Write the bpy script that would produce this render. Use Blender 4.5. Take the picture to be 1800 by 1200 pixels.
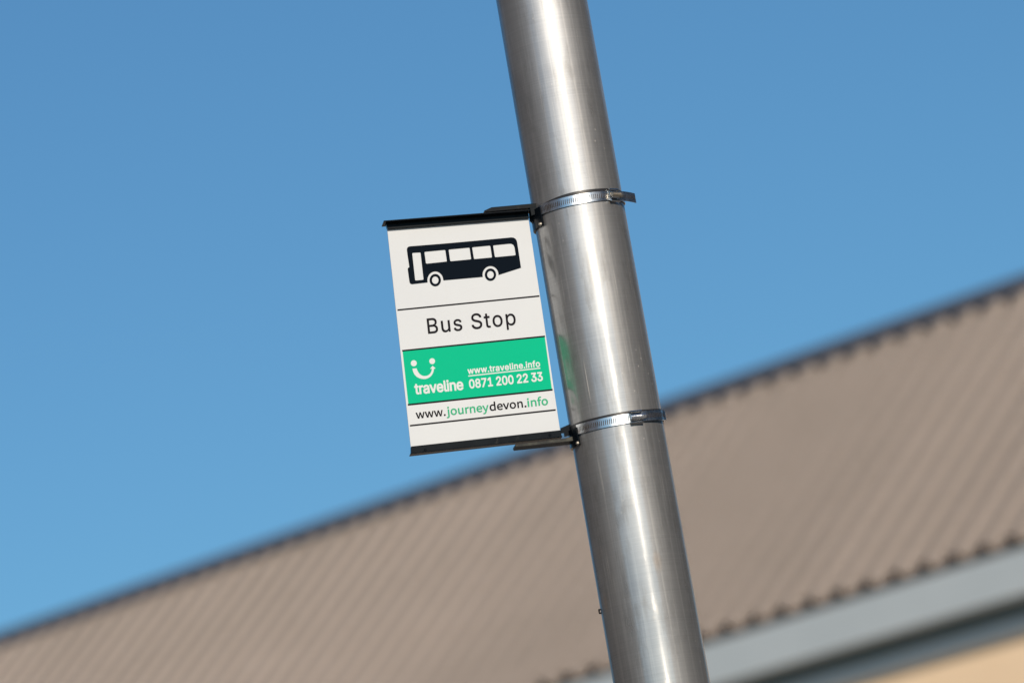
import bpy, bmesh, random
import numpy as np
from math import radians, sin, cos, pi, sqrt, atan2
from mathutils import Vector, Matrix
from mathutils.geometry import tessellate_polygon

random.seed(7)
for o in list(bpy.data.objects):
    bpy.data.objects.remove(o, do_unlink=True)
scene = bpy.context.scene
C = scene.collection

# ------------------------------------------------------------------ camera
FPX = 10000.0                       # focal length in pixels of the 1800 px wide photograph (200 mm)
TH, RO = radians(10.8), radians(9.8205)
EYE = Vector((0, 0, 1.6))
r0 = Vector((1, 0, 0)); u0 = Vector((0, -sin(TH), cos(TH))); FWD = Vector((0, cos(TH), sin(TH)))
RIGHT = cos(RO) * r0 - sin(RO) * u0
UP = sin(RO) * r0 + cos(RO) * u0
cd = bpy.data.cameras.new('camera')
cam = bpy.data.objects.new('camera', cd); C.objects.link(cam)
cam.matrix_world = Matrix(((RIGHT.x, UP.x, -FWD.x, EYE.x), (RIGHT.y, UP.y, -FWD.y, EYE.y),
                           (RIGHT.z, UP.z, -FWD.z, EYE.z), (0, 0, 0, 1)))
cd.sensor_width = 36.0; cd.lens = FPX / 1800 * 36.0
cd.clip_start = 0.1; cd.clip_end = 3000
cd.dof.use_dof = True; cd.dof.focus_distance = 6.95; cd.dof.aperture_fstop = 6.4
scene.camera = cam

# ------------------------------------------------------------------ light
SUN_EL, SUN_AZ = radians(25), radians(180 - 14.4)      # azimuth measured clockwise from +Y
world = bpy.data.worlds.new('World'); scene.world = world
world.use_nodes = True
nt = world.node_tree; nt.nodes.clear()
sky = nt.nodes.new('ShaderNodeTexSky'); sky.sky_type = 'NISHITA'
sky.sun_disc = False; sky.sun_elevation = SUN_EL; sky.sun_rotation = SUN_AZ
sky.altitude = 0; sky.air_density = 1.0; sky.dust_density = 0.35; sky.ozone_density = 5.5
bg = nt.nodes.new('ShaderNodeBackground'); bg.inputs['Strength'].default_value = 0.080
wo = nt.nodes.new('ShaderNodeOutputWorld')
tint = nt.nodes.new('ShaderNodeMix'); tint.data_type = 'RGBA'; tint.blend_type = 'MULTIPLY'
tint.inputs[0].default_value = 1.0; tint.inputs[7].default_value = (0.71, 1.0, 1.04, 1)
nt.links.new(sky.outputs[0], tint.inputs[6]); nt.links.new(tint.outputs[2], bg.inputs['Color']); nt.links.new(bg.outputs[0], wo.inputs['Surface'])
sl = bpy.data.lights.new('sun', 'SUN'); sl.energy = 4.6; sl.angle = radians(0.5); sl.color = (1.0, 0.86, 0.70)
sun = bpy.data.objects.new('sun', sl); C.objects.link(sun)
sd = Vector((sin(SUN_AZ) * cos(SUN_EL), cos(SUN_AZ) * cos(SUN_EL), sin(SUN_EL)))
sun.rotation_euler = sd.to_track_quat('Z', 'Y').to_euler(); sun.location = (3, -6, 9)
scene.view_settings.view_transform = 'Standard'; scene.view_settings.look = 'None'
scene.view_settings.gamma = 1; scene.view_settings.exposure = 0.0

# ------------------------------------------------------------------ materials
def mat(name, color, rough=0.5, metal=0.0, spec=0.5):
    m = bpy.data.materials.new(name); m.use_nodes = True
    b = m.node_tree.nodes['Principled BSDF']
    b.inputs['Base Color'].default_value = (*color, 1); b.inputs['Roughness'].default_value = rough
    b.inputs['Metallic'].default_value = metal; b.inputs['Specular IOR Level'].default_value = spec
    return m

class NB:
    """short helper for procedural node graphs"""
    def __init__(s, m): s.m = m; s.t = m.node_tree; s.b = s.t.nodes['Principled BSDF']
    def n(s, typ, **kw):
        x = s.t.nodes.new(typ)
        for k, v in kw.items(): setattr(x, k, v)
        return x
    def l(s, a, b): s.t.links.new(a, b)
    def coord(s, scale=(1, 1, 1)):
        tc = s.n('ShaderNodeTexCoord'); mp = s.n('ShaderNodeMapping'); mp.inputs['Scale'].default_value = scale
        s.l(tc.outputs['Object'], mp.inputs['Vector']); return mp.outputs[0]
    def noise(s, scale, sc=1.0, detail=3, rough=0.5):
        x = s.n('ShaderNodeTexNoise'); x.inputs['Scale'].default_value = sc
        x.inputs['Detail'].default_value = detail; x.inputs['Roughness'].default_value = rough
        s.l(s.coord(scale), x.inputs['Vector']); return x.outputs['Fac']
    def rng(s, v, a, b, c, d):
        x = s.n('ShaderNodeMapRange'); x.clamp = True
        for i, q in enumerate((a, b, c, d)): x.inputs[1 + i].default_value = q
        s.l(v, x.inputs[0]); return x.outputs[0]
    def math(s, op, a, b):
        x = s.n('ShaderNodeMath', operation=op)
        for i, q in enumerate((a, b)):
            if isinstance(q, (int, float)): x.inputs[i].default_value = q
            else: s.l(q, x.inputs[i])
        return x.outputs[0]
    def mix(s, f, a, b):
        x = s.n('ShaderNodeMix', data_type='RGBA')
        if isinstance(f, (int, float)): x.inputs[0].default_value = f
        else: s.l(f, x.inputs[0])
        for i, q in ((6, a), (7, b)):
            if isinstance(q, tuple): x.inputs[i].default_value = (*q, 1)
            else: s.l(q, x.inputs[i])
        return x.outputs[2]
    def bump(s, h, strength, dist=0.001, bs=None):
        x = s.n('ShaderNodeBump'); x.inputs['Strength'].default_value = strength; x.inputs['Distance'].default_value = dist
        s.l(h, x.inputs['Height']); s.l(x.outputs[0], (bs or s.b).inputs['Normal'])

def brushed_steel():
    m = mat('brushed_stainless_steel', (0.5, 0.5, 0.5), 0.3, 1.0)
    q = NB(m); b = q.b
    fine = q.noise((8, 8, 900), 1, 4, 0.6)                 # circumferential brushing
    streak = q.noise((260, 260, 2.2), 1, 3, 0.55)          # vertical run marks
    cloud = q.noise((14, 14, 7), 1, 4, 0.6)
    thin = q.rng(q.noise((900, 900, 9), 1, 2, 0.5), 0.68, 0.76, 0, 1)
    thinmask = q.rng(q.noise((30, 30, 10), 1, 2, 0.5), 0.46, 0.58, 0, 1)
    scratch = q.math('MULTIPLY', thin, thinmask)
    vor = q.n('ShaderNodeTexVoronoi'); vor.inputs['Scale'].default_value = 95
    q.l(q.coord((1, 1, 0.8)), vor.inputs['Vector'])
    spot = q.rng(vor.outputs['Distance'], 0.05, 0.12, 1, 0)
    spotm = q.rng(q.noise((18, 18, 9), 1, 2), 0.50, 0.60, 0, 0.8)
    speck = q.math('MULTIPLY', spot, spotm)
    vor2 = q.n('ShaderNodeTexVoronoi'); vor2.inputs['Scale'].default_value = 22
    q.l(q.coord((1, 1, 0.45)), vor2.inputs['Vector'])
    rust = q.math('MULTIPLY', q.rng(vor2.outputs['Distance'], 0.03, 0.17, 1, 0), q.rng(q.noise((9, 9, 4), 1, 2), 0.42, 0.52, 0, 1))
    c0 = q.mix(q.rng(cloud, 0.3, 0.7, 0, 1), (0.30, 0.305, 0.315), (0.43, 0.43, 0.43))
    c1 = q.mix(q.math('MULTIPLY', q.rng(fine, 0.3, 0.7, 0, 1), 0.16), c0, (0.70, 0.69, 0.67))
    c2 = q.mix(q.math('MULTIPLY', q.rng(streak, 0.5, 0.72, 0, 1), 0.22), c1, (0.78, 0.76, 0.72))
    c3 = q.mix(q.math('MULTIPLY', rust, 0.55), c2, (0.55, 0.38, 0.24))
    smear = q.rng(q.noise((60, 60, 16), 1, 5, 0.7), 0.52, 0.70, 0, 0.55)
    c3 = q.mix(smear, c3, (0.24, 0.235, 0.225))
    q.l(c3, b.inputs['Base Color'])
    tan = q.n('ShaderNodeTangent', direction_type='RADIAL', axis='Z')
    q.l(tan.outputs[0], b.inputs['Tangent'])
    b.inputs['Anisotropic'].default_value = 0.7; b.inputs['Anisotropic Rotation'].default_value = 0.25
    b.inputs['Roughness'].default_value = 0.2
    r = q.rng(cloud, 0.3, 0.7, 0.11, 0.20); r = q.math('ADD', r, q.math('MULTIPLY', smear, 0.25)); q.l(r, b.inputs['Roughness'])
    h = q.math('ADD', q.math('MULTIPLY', fine, 0.5), q.math('MULTIPLY', streak, 0.15))
    q.bump(h, 0.25, 0.00015)
    # a broad haze lobe over the tight one, as weathered steel shows
    b2 = q.n('ShaderNodeBsdfAnisotropic'); b2.inputs['Roughness'].default_value = 0.43
    b2.inputs['Anisotropy'].default_value = 0.35; b2.inputs['Rotation'].default_value = 0.25
    q.l(tan.outputs[0], b2.inputs['Tangent']); q.l(c3, b2.inputs['Color'])
    ms = q.n('ShaderNodeMixShader'); ms.inputs[0].default_value = 0.66
    dif = q.n('ShaderNodeBsdfDiffuse'); dif.inputs['Color'].default_value = (0.62, 0.60, 0.56, 1)
    ms2 = q.n('ShaderNodeMixShader')
    q.l(q.rng(q.math('ADD', q.math('MULTIPLY', scratch, 0.75), q.math('MULTIPLY', speck, 0.6)), 0, 1, 0.03, 0.7), ms2.inputs[0])
    out = q.t.nodes['Material Output']
    q.l(b.outputs[0], ms.inputs[1]); q.l(b2.outputs[0], ms.inputs[2])
    q.l(ms.outputs[0], ms2.inputs[1]); q.l(dif.outputs[0], ms2.inputs[2]); q.l(ms2.outputs[0], out.inputs['Surface'])
    return m
M_STEEL = brushed_steel()

def black_powder():
    m = mat('black_powder_coat', (0.010, 0.013, 0.017), 0.24, 0, 0.07); q = NB(m)
    n = q.noise((60, 60, 60), 1, 4, 0.6)
    sc = q.rng(q.noise((90, 400, 60), 1, 3, 0.6), 0.66, 0.74, 0, 0.55)
    q.l(q.mix(sc, q.mix(q.rng(n, 0.3, 0.7, 0, 1), (0.0025, 0.004, 0.007), (0.005, 0.008, 0.011)), (0.045, 0.045, 0.04)), q.b.inputs['Base Color'])
    q.bump(q.noise((900, 900, 900), 1, 2), 0.08, 0.0002)
    return m
M_BLACK = black_powder()

def galvanised():
    m = mat('dull_galvanised_bracket', (0.16, 0.16, 0.13), 0.5, 0.3, 0.2); q = NB(m)
    n = q.noise((70, 70, 70), 1, 4, 0.6)
    q.l(q.mix(q.rng(n, 0.4, 0.65, 0, 1), (0.010, 0.012, 0.013), (0.045, 0.046, 0.038)), q.b.inputs['Base Color'])
    return m
M_GALV = galvanised()

def sign_white():
    m = mat('white_sign_face', (0.56, 0.57, 0.56), 0.16, 0, 0.15); q = NB(m)
    n = q.noise((6, 6, 5), 1, 4, 0.6); d = q.rng(q.noise((220, 220, 30), 1, 3, 0.6), 0.66, 0.78, 0, 0.12)
    q.l(q.mix(d, q.mix(q.rng(n, 0.3, 0.7, 0, 1), (0.54, 0.57, 0.60), (0.57, 0.60, 0.625)), (0.5, 0.46, 0.4)), q.b.inputs['Base Color'])
    return m
M_WHITE = sign_white()
def ink(name, col, rough=0.12):
    m = mat(name, col, rough, 0, 0.06); q = NB(m)
    f = q.rng(q.noise((150, 40, 90), 1, 4, 0.65), 0.70, 0.76, 0, 0.35)
    q.l(q.mix(f, col, (0.12, 0.12, 0.11) if max(col) < 0.1 else col), q.b.inputs['Base Color'])
    return m
M_INK = ink('black_print', (0.003, 0.005, 0.009))
M_TEXT = mat('dark_lettering', (0.008, 0.005, 0.006), 0.16, 0, 0.12)
M_GREEN = mat('green_print', (0.0, 0.405, 0.215), 0.16, 0, 0.12)
M_GTEXT = mat('pale_green_lettering', (0.035, 0.35, 0.18), 0.16, 0, 0.12)
M_WTEXT = mat('white_lettering', (0.58, 0.61, 0.62), 0.16, 0, 0.12)

def clamp_steel():
    m = mat('polished_clamp_steel', (0.8, 0.82, 0.84), 0.3, 1.0); q = NB(m)
    n = q.noise((120, 120, 120), 1, 3, 0.6)
    q.l(q.rng(n, 0.3, 0.7, 0.22, 0.34), q.b.inputs['Roughness'])
    q.l(q.mix(q.rng(q.noise((70, 70, 70), 1, 3), 0.58, 0.72, 0, 0.6), (0.84, 0.86, 0.88), (0.50, 0.38, 0.28)), q.b.inputs['Base Color'])
    return m
M_CLAMP = clamp_steel()
M_HOUS = mat('screw_housing_steel', (0.55, 0.54, 0.52), 0.14, 1.0)
M_SLOT = mat('slot_shadow_rubber', (0.03, 0.022, 0.016), 0.7)
M_RUBBER = mat('black_rubber_strip', (0.018, 0.018, 0.020), 0.38)
M_RIVET = mat('worn_rivet_metal', (0.36, 0.33, 0.28), 0.4, 0.9)

def roof_paint():
    m = mat('taupe_coated_roof_steel', (0.2, 0.17, 0.145), 0.5); q = NB(m)
    n = q.noise((0.35, 0.35, 0.35), 1, 4, 0.6); n2 = q.noise((1.2, 9, 9), 1, 3, 0.6)
    tc = q.n('ShaderNodeTexCoord'); sp = q.n('ShaderNodeSeparateXYZ'); q.l(tc.outputs['Object'], sp.inputs[0])
    sheet = q.math('FLOOR', sp.outputs['X'], 0.0); wn = q.n('ShaderNodeTexWhiteNoise', noise_dimensions='1D'); q.l(sheet, wn.inputs['W'])
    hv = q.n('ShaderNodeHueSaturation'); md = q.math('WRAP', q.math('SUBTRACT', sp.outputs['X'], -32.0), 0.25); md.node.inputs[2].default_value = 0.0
    crest = q.math('MULTIPLY', q.math('GREATER_THAN', md, 0.134), q.math('LESS_THAN', md, 0.230))  # shade put into the crest colour, so the ribs contrast with their lit flanks
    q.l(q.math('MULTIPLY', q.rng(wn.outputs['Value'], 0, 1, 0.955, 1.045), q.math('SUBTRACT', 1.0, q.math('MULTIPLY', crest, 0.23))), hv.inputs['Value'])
    c = q.mix(q.rng(n, 0.3, 0.7, 0, 1), (0.53, 0.465, 0.415), (0.60, 0.525, 0.47))
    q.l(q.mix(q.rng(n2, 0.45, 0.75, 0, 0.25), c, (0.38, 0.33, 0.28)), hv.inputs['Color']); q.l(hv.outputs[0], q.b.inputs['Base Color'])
    return m
M_ROOF = roof_paint()
M_CAP = mat('dark_grey_ridge_flashing', (0.07, 0.08, 0.10), 0.5)
def trim_paint(name, a, b_, r=0.45):
    m = mat(name, a, r); q = NB(m)
    q.l(q.mix(q.rng(q.noise((1.5, 1.5, 1.5), 1, 4, 0.6), 0.35, 0.65, 0, 1), a, b_), q.b.inputs['Base Color'])
    return m
M_GUT = trim_paint('pale_grey_gutter_paint', (0.44, 0.50, 0.53), (0.47, 0.53, 0.56))
M_TRIM = trim_paint('grey_trim_paint', (0.80, 0.84, 0.80), (0.84, 0.87, 0.83))
M_DARK = trim_paint('dark_slate_fascia_paint', (0.19, 0.24, 0.24), (0.22, 0.26, 0.26))
M_WALL = trim_paint('warm_cream_render', (0.84, 0.64, 0.43), (0.89, 0.69, 0.475), 0.85)
M_GROUND = trim_paint('pale_concrete_paving', (0.19, 0.19, 0.185), (0.25, 0.245, 0.235), 0.9)

# ------------------------------------------------------------------ object helpers
def tag(o, label=None, cat=None, group=None, kind=None):
    if label: o['label'] = label
    if cat: o['category'] = cat
    if group: o['group'] = group
    if kind: o['kind'] = kind
    return o

def mesh_obj(name, verts, faces, mats, parent=None, smooth=False, midx=None):
    me = bpy.data.meshes.new(name); me.from_pydata([tuple(v) for v in verts], [], faces); me.validate()
    bm = bmesh.new(); bm.from_mesh(me); bmesh.ops.recalc_face_normals(bm, faces=bm.faces); bm.to_mesh(me); bm.free()
    for m in (mats if isinstance(mats, (list, tuple)) else [mats]): me.materials.append(m)
    if midx:
        for p, i in zip(me.polygons, midx): p.material_index = i
    if smooth:
        for p in me.polygons: p.use_smooth = True
    o = bpy.data.objects.new(name, me); C.objects.link(o)
    if parent: o.parent = parent
    return o

def empty(name, loc=(0, 0, 0), M=None):
    o = bpy.data.objects.new(name, None); C.objects.link(o)
    if M is not None: o.matrix_world = M
    else: o.location = loc
    o.empty_display_size = 0.1
    return o

class MB:
    def __init__(s): s.v = []; s.f = []; s.mi = []
    def add(s, vs, fs, mi=0):
        n = len(s.v); s.v += [Vector(v) for v in vs]; s.f += [tuple(i + n for i in f) for f in fs]; s.mi += [mi] * len(fs)
    def box(s, a, b, mi=0):
        x0, y0, z0 = a; x1, y1, z1 = b
        s.add([(x0, y0, z0), (x1, y0, z0), (x1, y1, z0), (x0, y1, z0), (x0, y0, z1), (x1, y0, z1), (x1, y1, z1), (x0, y1, z1)],
              [(0, 3, 2, 1), (4, 5, 6, 7), (0, 1, 5, 4), (1, 2, 6, 5), (2, 3, 7, 6), (3, 0, 4, 7)], mi)
    def prism(s, pts, f0, f1, mi=0, holes=()):
        """pts: 2-D outline; f0/f1 map a 2-D point to the two end faces"""
        loops = [pts] + list(holes)
        k0 = 100.0 / max(1e-6, max(abs(x - pts[0][0]) + abs(y - pts[0][1]) for x, y in pts))
        tri = tessellate_polygon([[Vector(((x - pts[0][0]) * k0, (y - pts[0][1]) * k0, 0)) for x, y in lp] for lp in loops])
        flat = [p for lp in loops for p in lp]; n = len(flat)
        vs = [f0(p) for p in flat] + [f1(p) for p in flat]
        fs = [tuple(t) for t in tri] + [tuple(i + n for i in reversed(t)) for t in tri]
        k = 0
        for lp in loops:
            m = len(lp)
            for i in range(m):
                a, b = k + i, k + (i + 1) % m
                fs.append((a, b, b + n, a + n))
            k += m
        s.add(vs, fs, mi)
    def cyl(s, p, q, r, n=20, r2=None, mi=0):
        p, q = Vector(p), Vector(q); ax = (q - p).normalized()
        u = ax.orthogonal().normalized(); w = ax.cross(u); r2 = r if r2 is None else r2
        vs = [p + (u * cos(2 * pi * i / n) + w * sin(2 * pi * i / n)) * r for i in range(n)] + \
             [q + (u * cos(2 * pi * i / n) + w * sin(2 * pi * i / n)) * r2 for i in range(n)]
        s.add(vs, [(i, (i + 1) % n, (i + 1) % n + n, i + n) for i in range(n)] + [tuple(range(n))[::-1], tuple(range(n, 2 * n))], mi)
    def build(s, name, mats, parent=None, bevel=0, smooth=False):
        o = mesh_obj(name, s.v, s.f, mats, parent, smooth, s.mi)
        if bevel:
            md = o.modifiers.new('bevel', 'BEVEL'); md.width = bevel; md.segments = 2; md.limit_method = 'ANGLE'
            md.angle_limit = radians(35)
        return o

# ------------------------------------------------------------------ ground
gm = MB()
N = 24; S = 1200.0
vs = [(-S + 2 * S * i / N, -S + 2 * S * j / N, 0) for j in range(N + 1) for i in range(N + 1)]
gm.add(vs, [(j * (N + 1) + i, j * (N + 1) + i + 1, (j + 1) * (N + 1) + i + 1, (j + 1) * (N + 1) + i) for j in range(N) for i in range(N)])
tag(gm.build('ground', M_GROUND), kind='structure')

# ------------------------------------------------------------------ building with the corrugated roof
AZD = radians(-45.55027697)
DX = Vector((sin(AZD), cos(AZD), 0))          # along the ridge, away to the left
NY = Vector((cos(AZD), -sin(AZD), 0))
if NY.y < 0: NY = -NY                          # across the ridge, away from the camera
RIDGE = Vector((3.21812603, 37.91326051, 8.54917718))
LX = -DX                                       # local x runs to the right so that the frame is right handed
bmat = Matrix(((LX.x, NY.x, 0, RIDGE.x), (LX.y, NY.y, 0, RIDGE.y), (0, 0, 1, 0), (0, 0, 0, 1)))
bld = empty('warehouse', M=bmat)
tag(bld, 'long building with taupe corrugated metal roof, pale grey gutter and cream wall behind the pole', 'building')
X0, X1 = -32.0, 9.0                            # left end, right end in local x
HR = RIDGE.z; AL = radians(40); LEN = 3.27
gy, gz = cos(AL), sin(AL)
PITCH = 0.25
prof = [(0, 0.0), (0.115, 0.0), (0.136, 0.056), (0.228, 0.056)]   # valley, flank, crest, flank
def roof_sheet(side):
    mb = MB(); xs = []
    n = int((X1 - X0) / PITCH)
    for k in range(n):
        for a, h in prof: xs.append((X0 + k * PITCH + a, h))
    t = 0.003
    vs = []
    rows = [0.0, 0.8, 1.6, 2.4, LEN]
    for L in rows:
        for x, h in xs:
            # position down the slope, raised along the roof normal
            y, z = -L * gy - h * gz, HR - L * gz + h * gy
            vs.append((x, side * y * -1 if side < 0 else y, z))
    w = len(xs); fs = []
    for r in range(len(rows) - 1):
        for i in range(w - 1):
            fs.append((r * w + i, r * w + i + 1, (r + 1) * w + i + 1, (r + 1) * w + i))
    mb.add(vs, fs)
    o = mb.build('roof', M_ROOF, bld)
    sm = o.modifiers.new('thickness', 'SOLIDIFY'); sm.thickness = 0.004; sm.offset = 0
    return o
roof_sheet(1)
roof_sheet(-1)
# ridge flashing: folded cap whose lip rests on the crests, leaving the valleys open
mb = MB()
def pr(L, h, side=1):
    y, z = -L * gy - h * gz, HR - L * gz + h * gy
    return (y if side > 0 else -y, z)
apex = (0, HR + 0.096)
cap = [pr(0.15, 0.060), pr(0.15, 0.070), apex, pr(0.15, 0.070, -1), pr(0.15, 0.060, -1), (0, HR + 0.080)]
mb.prism(cap, lambda p: (X0 - 0.05, p[0], p[1]), lambda p: (X1 + 0.05, p[0], p[1]))
mb.build('ridge_cap', M_CAP, bld)
# eave
ye, ze = -LEN * gy, HR - LEN * gz
ywall = ye + 0.18
yg = ye - 0.09
mb = MB()   # box gutter, open at the top
gp = [(yg, ze - 0.055), (yg, ze - 0.325), (ywall - 0.02, ze - 0.325), (ywall - 0.02, ze - 0.12),
      (ywall - 0.026, ze - 0.12), (ywall - 0.026, ze - 0.319), (yg + 0.006, ze - 0.319), (yg + 0.006, ze - 0.067), (yg + 0.022, ze - 0.067), (yg + 0.022, ze - 0.055)]
mb.prism(gp, lambda p: (X0, p[0], p[1]), lambda p: (X1, p[0], p[1]))
mb.build('gutter', M_GUT, bld)
mb = MB()
mb.box((X0, ywall - 0.018, ze - 0.432), (X1, ywall - 0.002, ze - 0.05)); mb.build('fascia_board', M_DARK, bld)
mb = MB()
mb.box((X0, ywall - 0.050, ze - 0.520), (X1, ywall - 0.003, ze - 0.434)); mb.build('wall_trim', M_TRIM, bld, bevel=0.006)
mb = MB()
yb = -ywall
wl = [(ywall, 0.004), (yb, 0.004), (yb, ze - 0.06), (0, HR - 0.03), (ywall, ze - 0.12)]
mb.prism(wl, lambda p: (X0 + 0.1, p[0], p[1]), lambda p: (X1 - 0.1, p[0], p[1]))
mb.build('wall', M_WALL, bld)

# ------------------------------------------------------------------ two terraces added outside the frame for the steel pole to reflect
def unseen_terrace(x, y0, y1, depth, h, inward, mw, label, n):
    root = empty('added_terrace', (x, (y0 + y1) / 2, 0)); L = (y1 - y0) / 2
    tag(root, label, 'building')
    s = inward
    mb = MB(); xa, xb = (0, -depth * s) if s > 0 else (0, depth)
    mb.box((min(xa, xb), -L, 0.004), (max(xa, xb), L, h)); mb.build('wall', mw, root)
    mb = MB(); c = (xa + xb) / 2; w = depth / 2 + 0.3
    mb.prism([(c - w, h + 0.003), (c + w, h + 0.003), (c, h + 2.4)], lambda p: (p[0], -L - 0.3, p[1]), lambda p: (p[0], L + 0.3, p[1])); mb.build('roof', M_SLATE, root)
    for i in range(n):
        for k in range(2):
            yc = -L + (i + 0.5) * 2 * L / n; z0 = 1.0 + k * 3.0
            mb = MB(); mb.box((0.003 if s > 0 else -0.05, yc - 0.6, z0), (0.05 if s > 0 else -0.003, yc + 0.6, z0 + 1.5)); f = mb.build('window', M_PANE, root)
            mb = MB(); mb.box((0.051 if s > 0 else -0.056, yc - 0.52, z0 + 0.08), (0.056 if s > 0 else -0.051, yc + 0.52, z0 + 1.42)); mb.build('pane', M_GLASS, f)
M_SLATE = trim_paint('slate_roof', (0.07, 0.07, 0.08), (0.10, 0.10, 0.11), 0.7)
M_PANE = mat('white_window_frame', (0.6, 0.6, 0.58), 0.5)
M_GLASS = mat('window_glass', (0.03, 0.035, 0.04), 0.08)
M_BRICK = trim_paint('brown_brick_wall', (0.15, 0.135, 0.13), (0.19, 0.17, 0.165), 0.9)
M_GREY = trim_paint('grey_render_wall', (0.12, 0.155, 0.175), (0.15, 0.185, 0.205), 0.9)
unseen_terrace(-13, -9, 30, 8, 7.5, 1, M_BRICK, 'grey brown brick terrace added out of view on the left for the pole to reflect', 8)
unseen_terrace(13, -13, 26, 8, 7.5, -1, M_GREY, 'grey rendered terrace added out of view on the right for the pole to reflect', 8)

# ------------------------------------------------------------------ the pole
PX, PY = 0.108528518, 6.87019676
ZC = 3.0; RC = 0.057; TAP = 0.00282534
ZR = 2.9075                                           # height at which the radius is RC
def rad(z): return RC - TAP * (z - ZR)
pole = empty('metal_pole', (PX, PY, 0))
tag(pole, 'tall brushed steel pole carrying the bus stop sign', 'pole')
n = 256; zs = [0.012, 1.0, 2.0, 2.5, 3.0, 3.5, 4.5, 6.2]
mb = MB()
vs = [(rad(z) * cos(2 * pi * i / n), rad(z) * sin(2 * pi * i / n), z) for z in zs for i in range(n)]
fs = [(r * n + i, r * n + (i + 1) % n, (r + 1) * n + (i + 1) % n, (r + 1) * n + i) for r in range(len(zs) - 1) for i in range(n)]
mb.add(vs, fs); mb.build('shaft', M_STEEL, pole, smooth=True)
mb = MB(); mb.cyl((0, 0, 6.2), (0, 0, 6.215), rad(6.2) + 0.003, 64); mb.cyl((0, 0, 6.2151), (0, 0, 6.235), rad(6.2), 64, 0.01); mb.build('end_cap', M_STEEL, pole, bevel=0.002)
mb = MB(); mb.box((-0.12, -0.12, 0.0), (0.12, 0.12, 0.012)); mb.build('base_plate', M_STEEL, pole, bevel=0.002)
# tiny dark stud on the left side, low on the shaft
mb = MB()
zst = 2.562; a = radians(180)
R = rad(zst)
for dz in (-0.0022, 0.0022): mb.cyl((-R + 0.0005, -0.004, zst + dz), (-R - 0.0022, -0.004, zst + dz), 0.0010, 10)
mb.cyl((-R - 0.0020, -0.004, zst - 0.0028), (-R - 0.0020, -0.004, zst + 0.0028), 0.0009, 10)
mb.build('stud', M_BLACK, pole)

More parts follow.
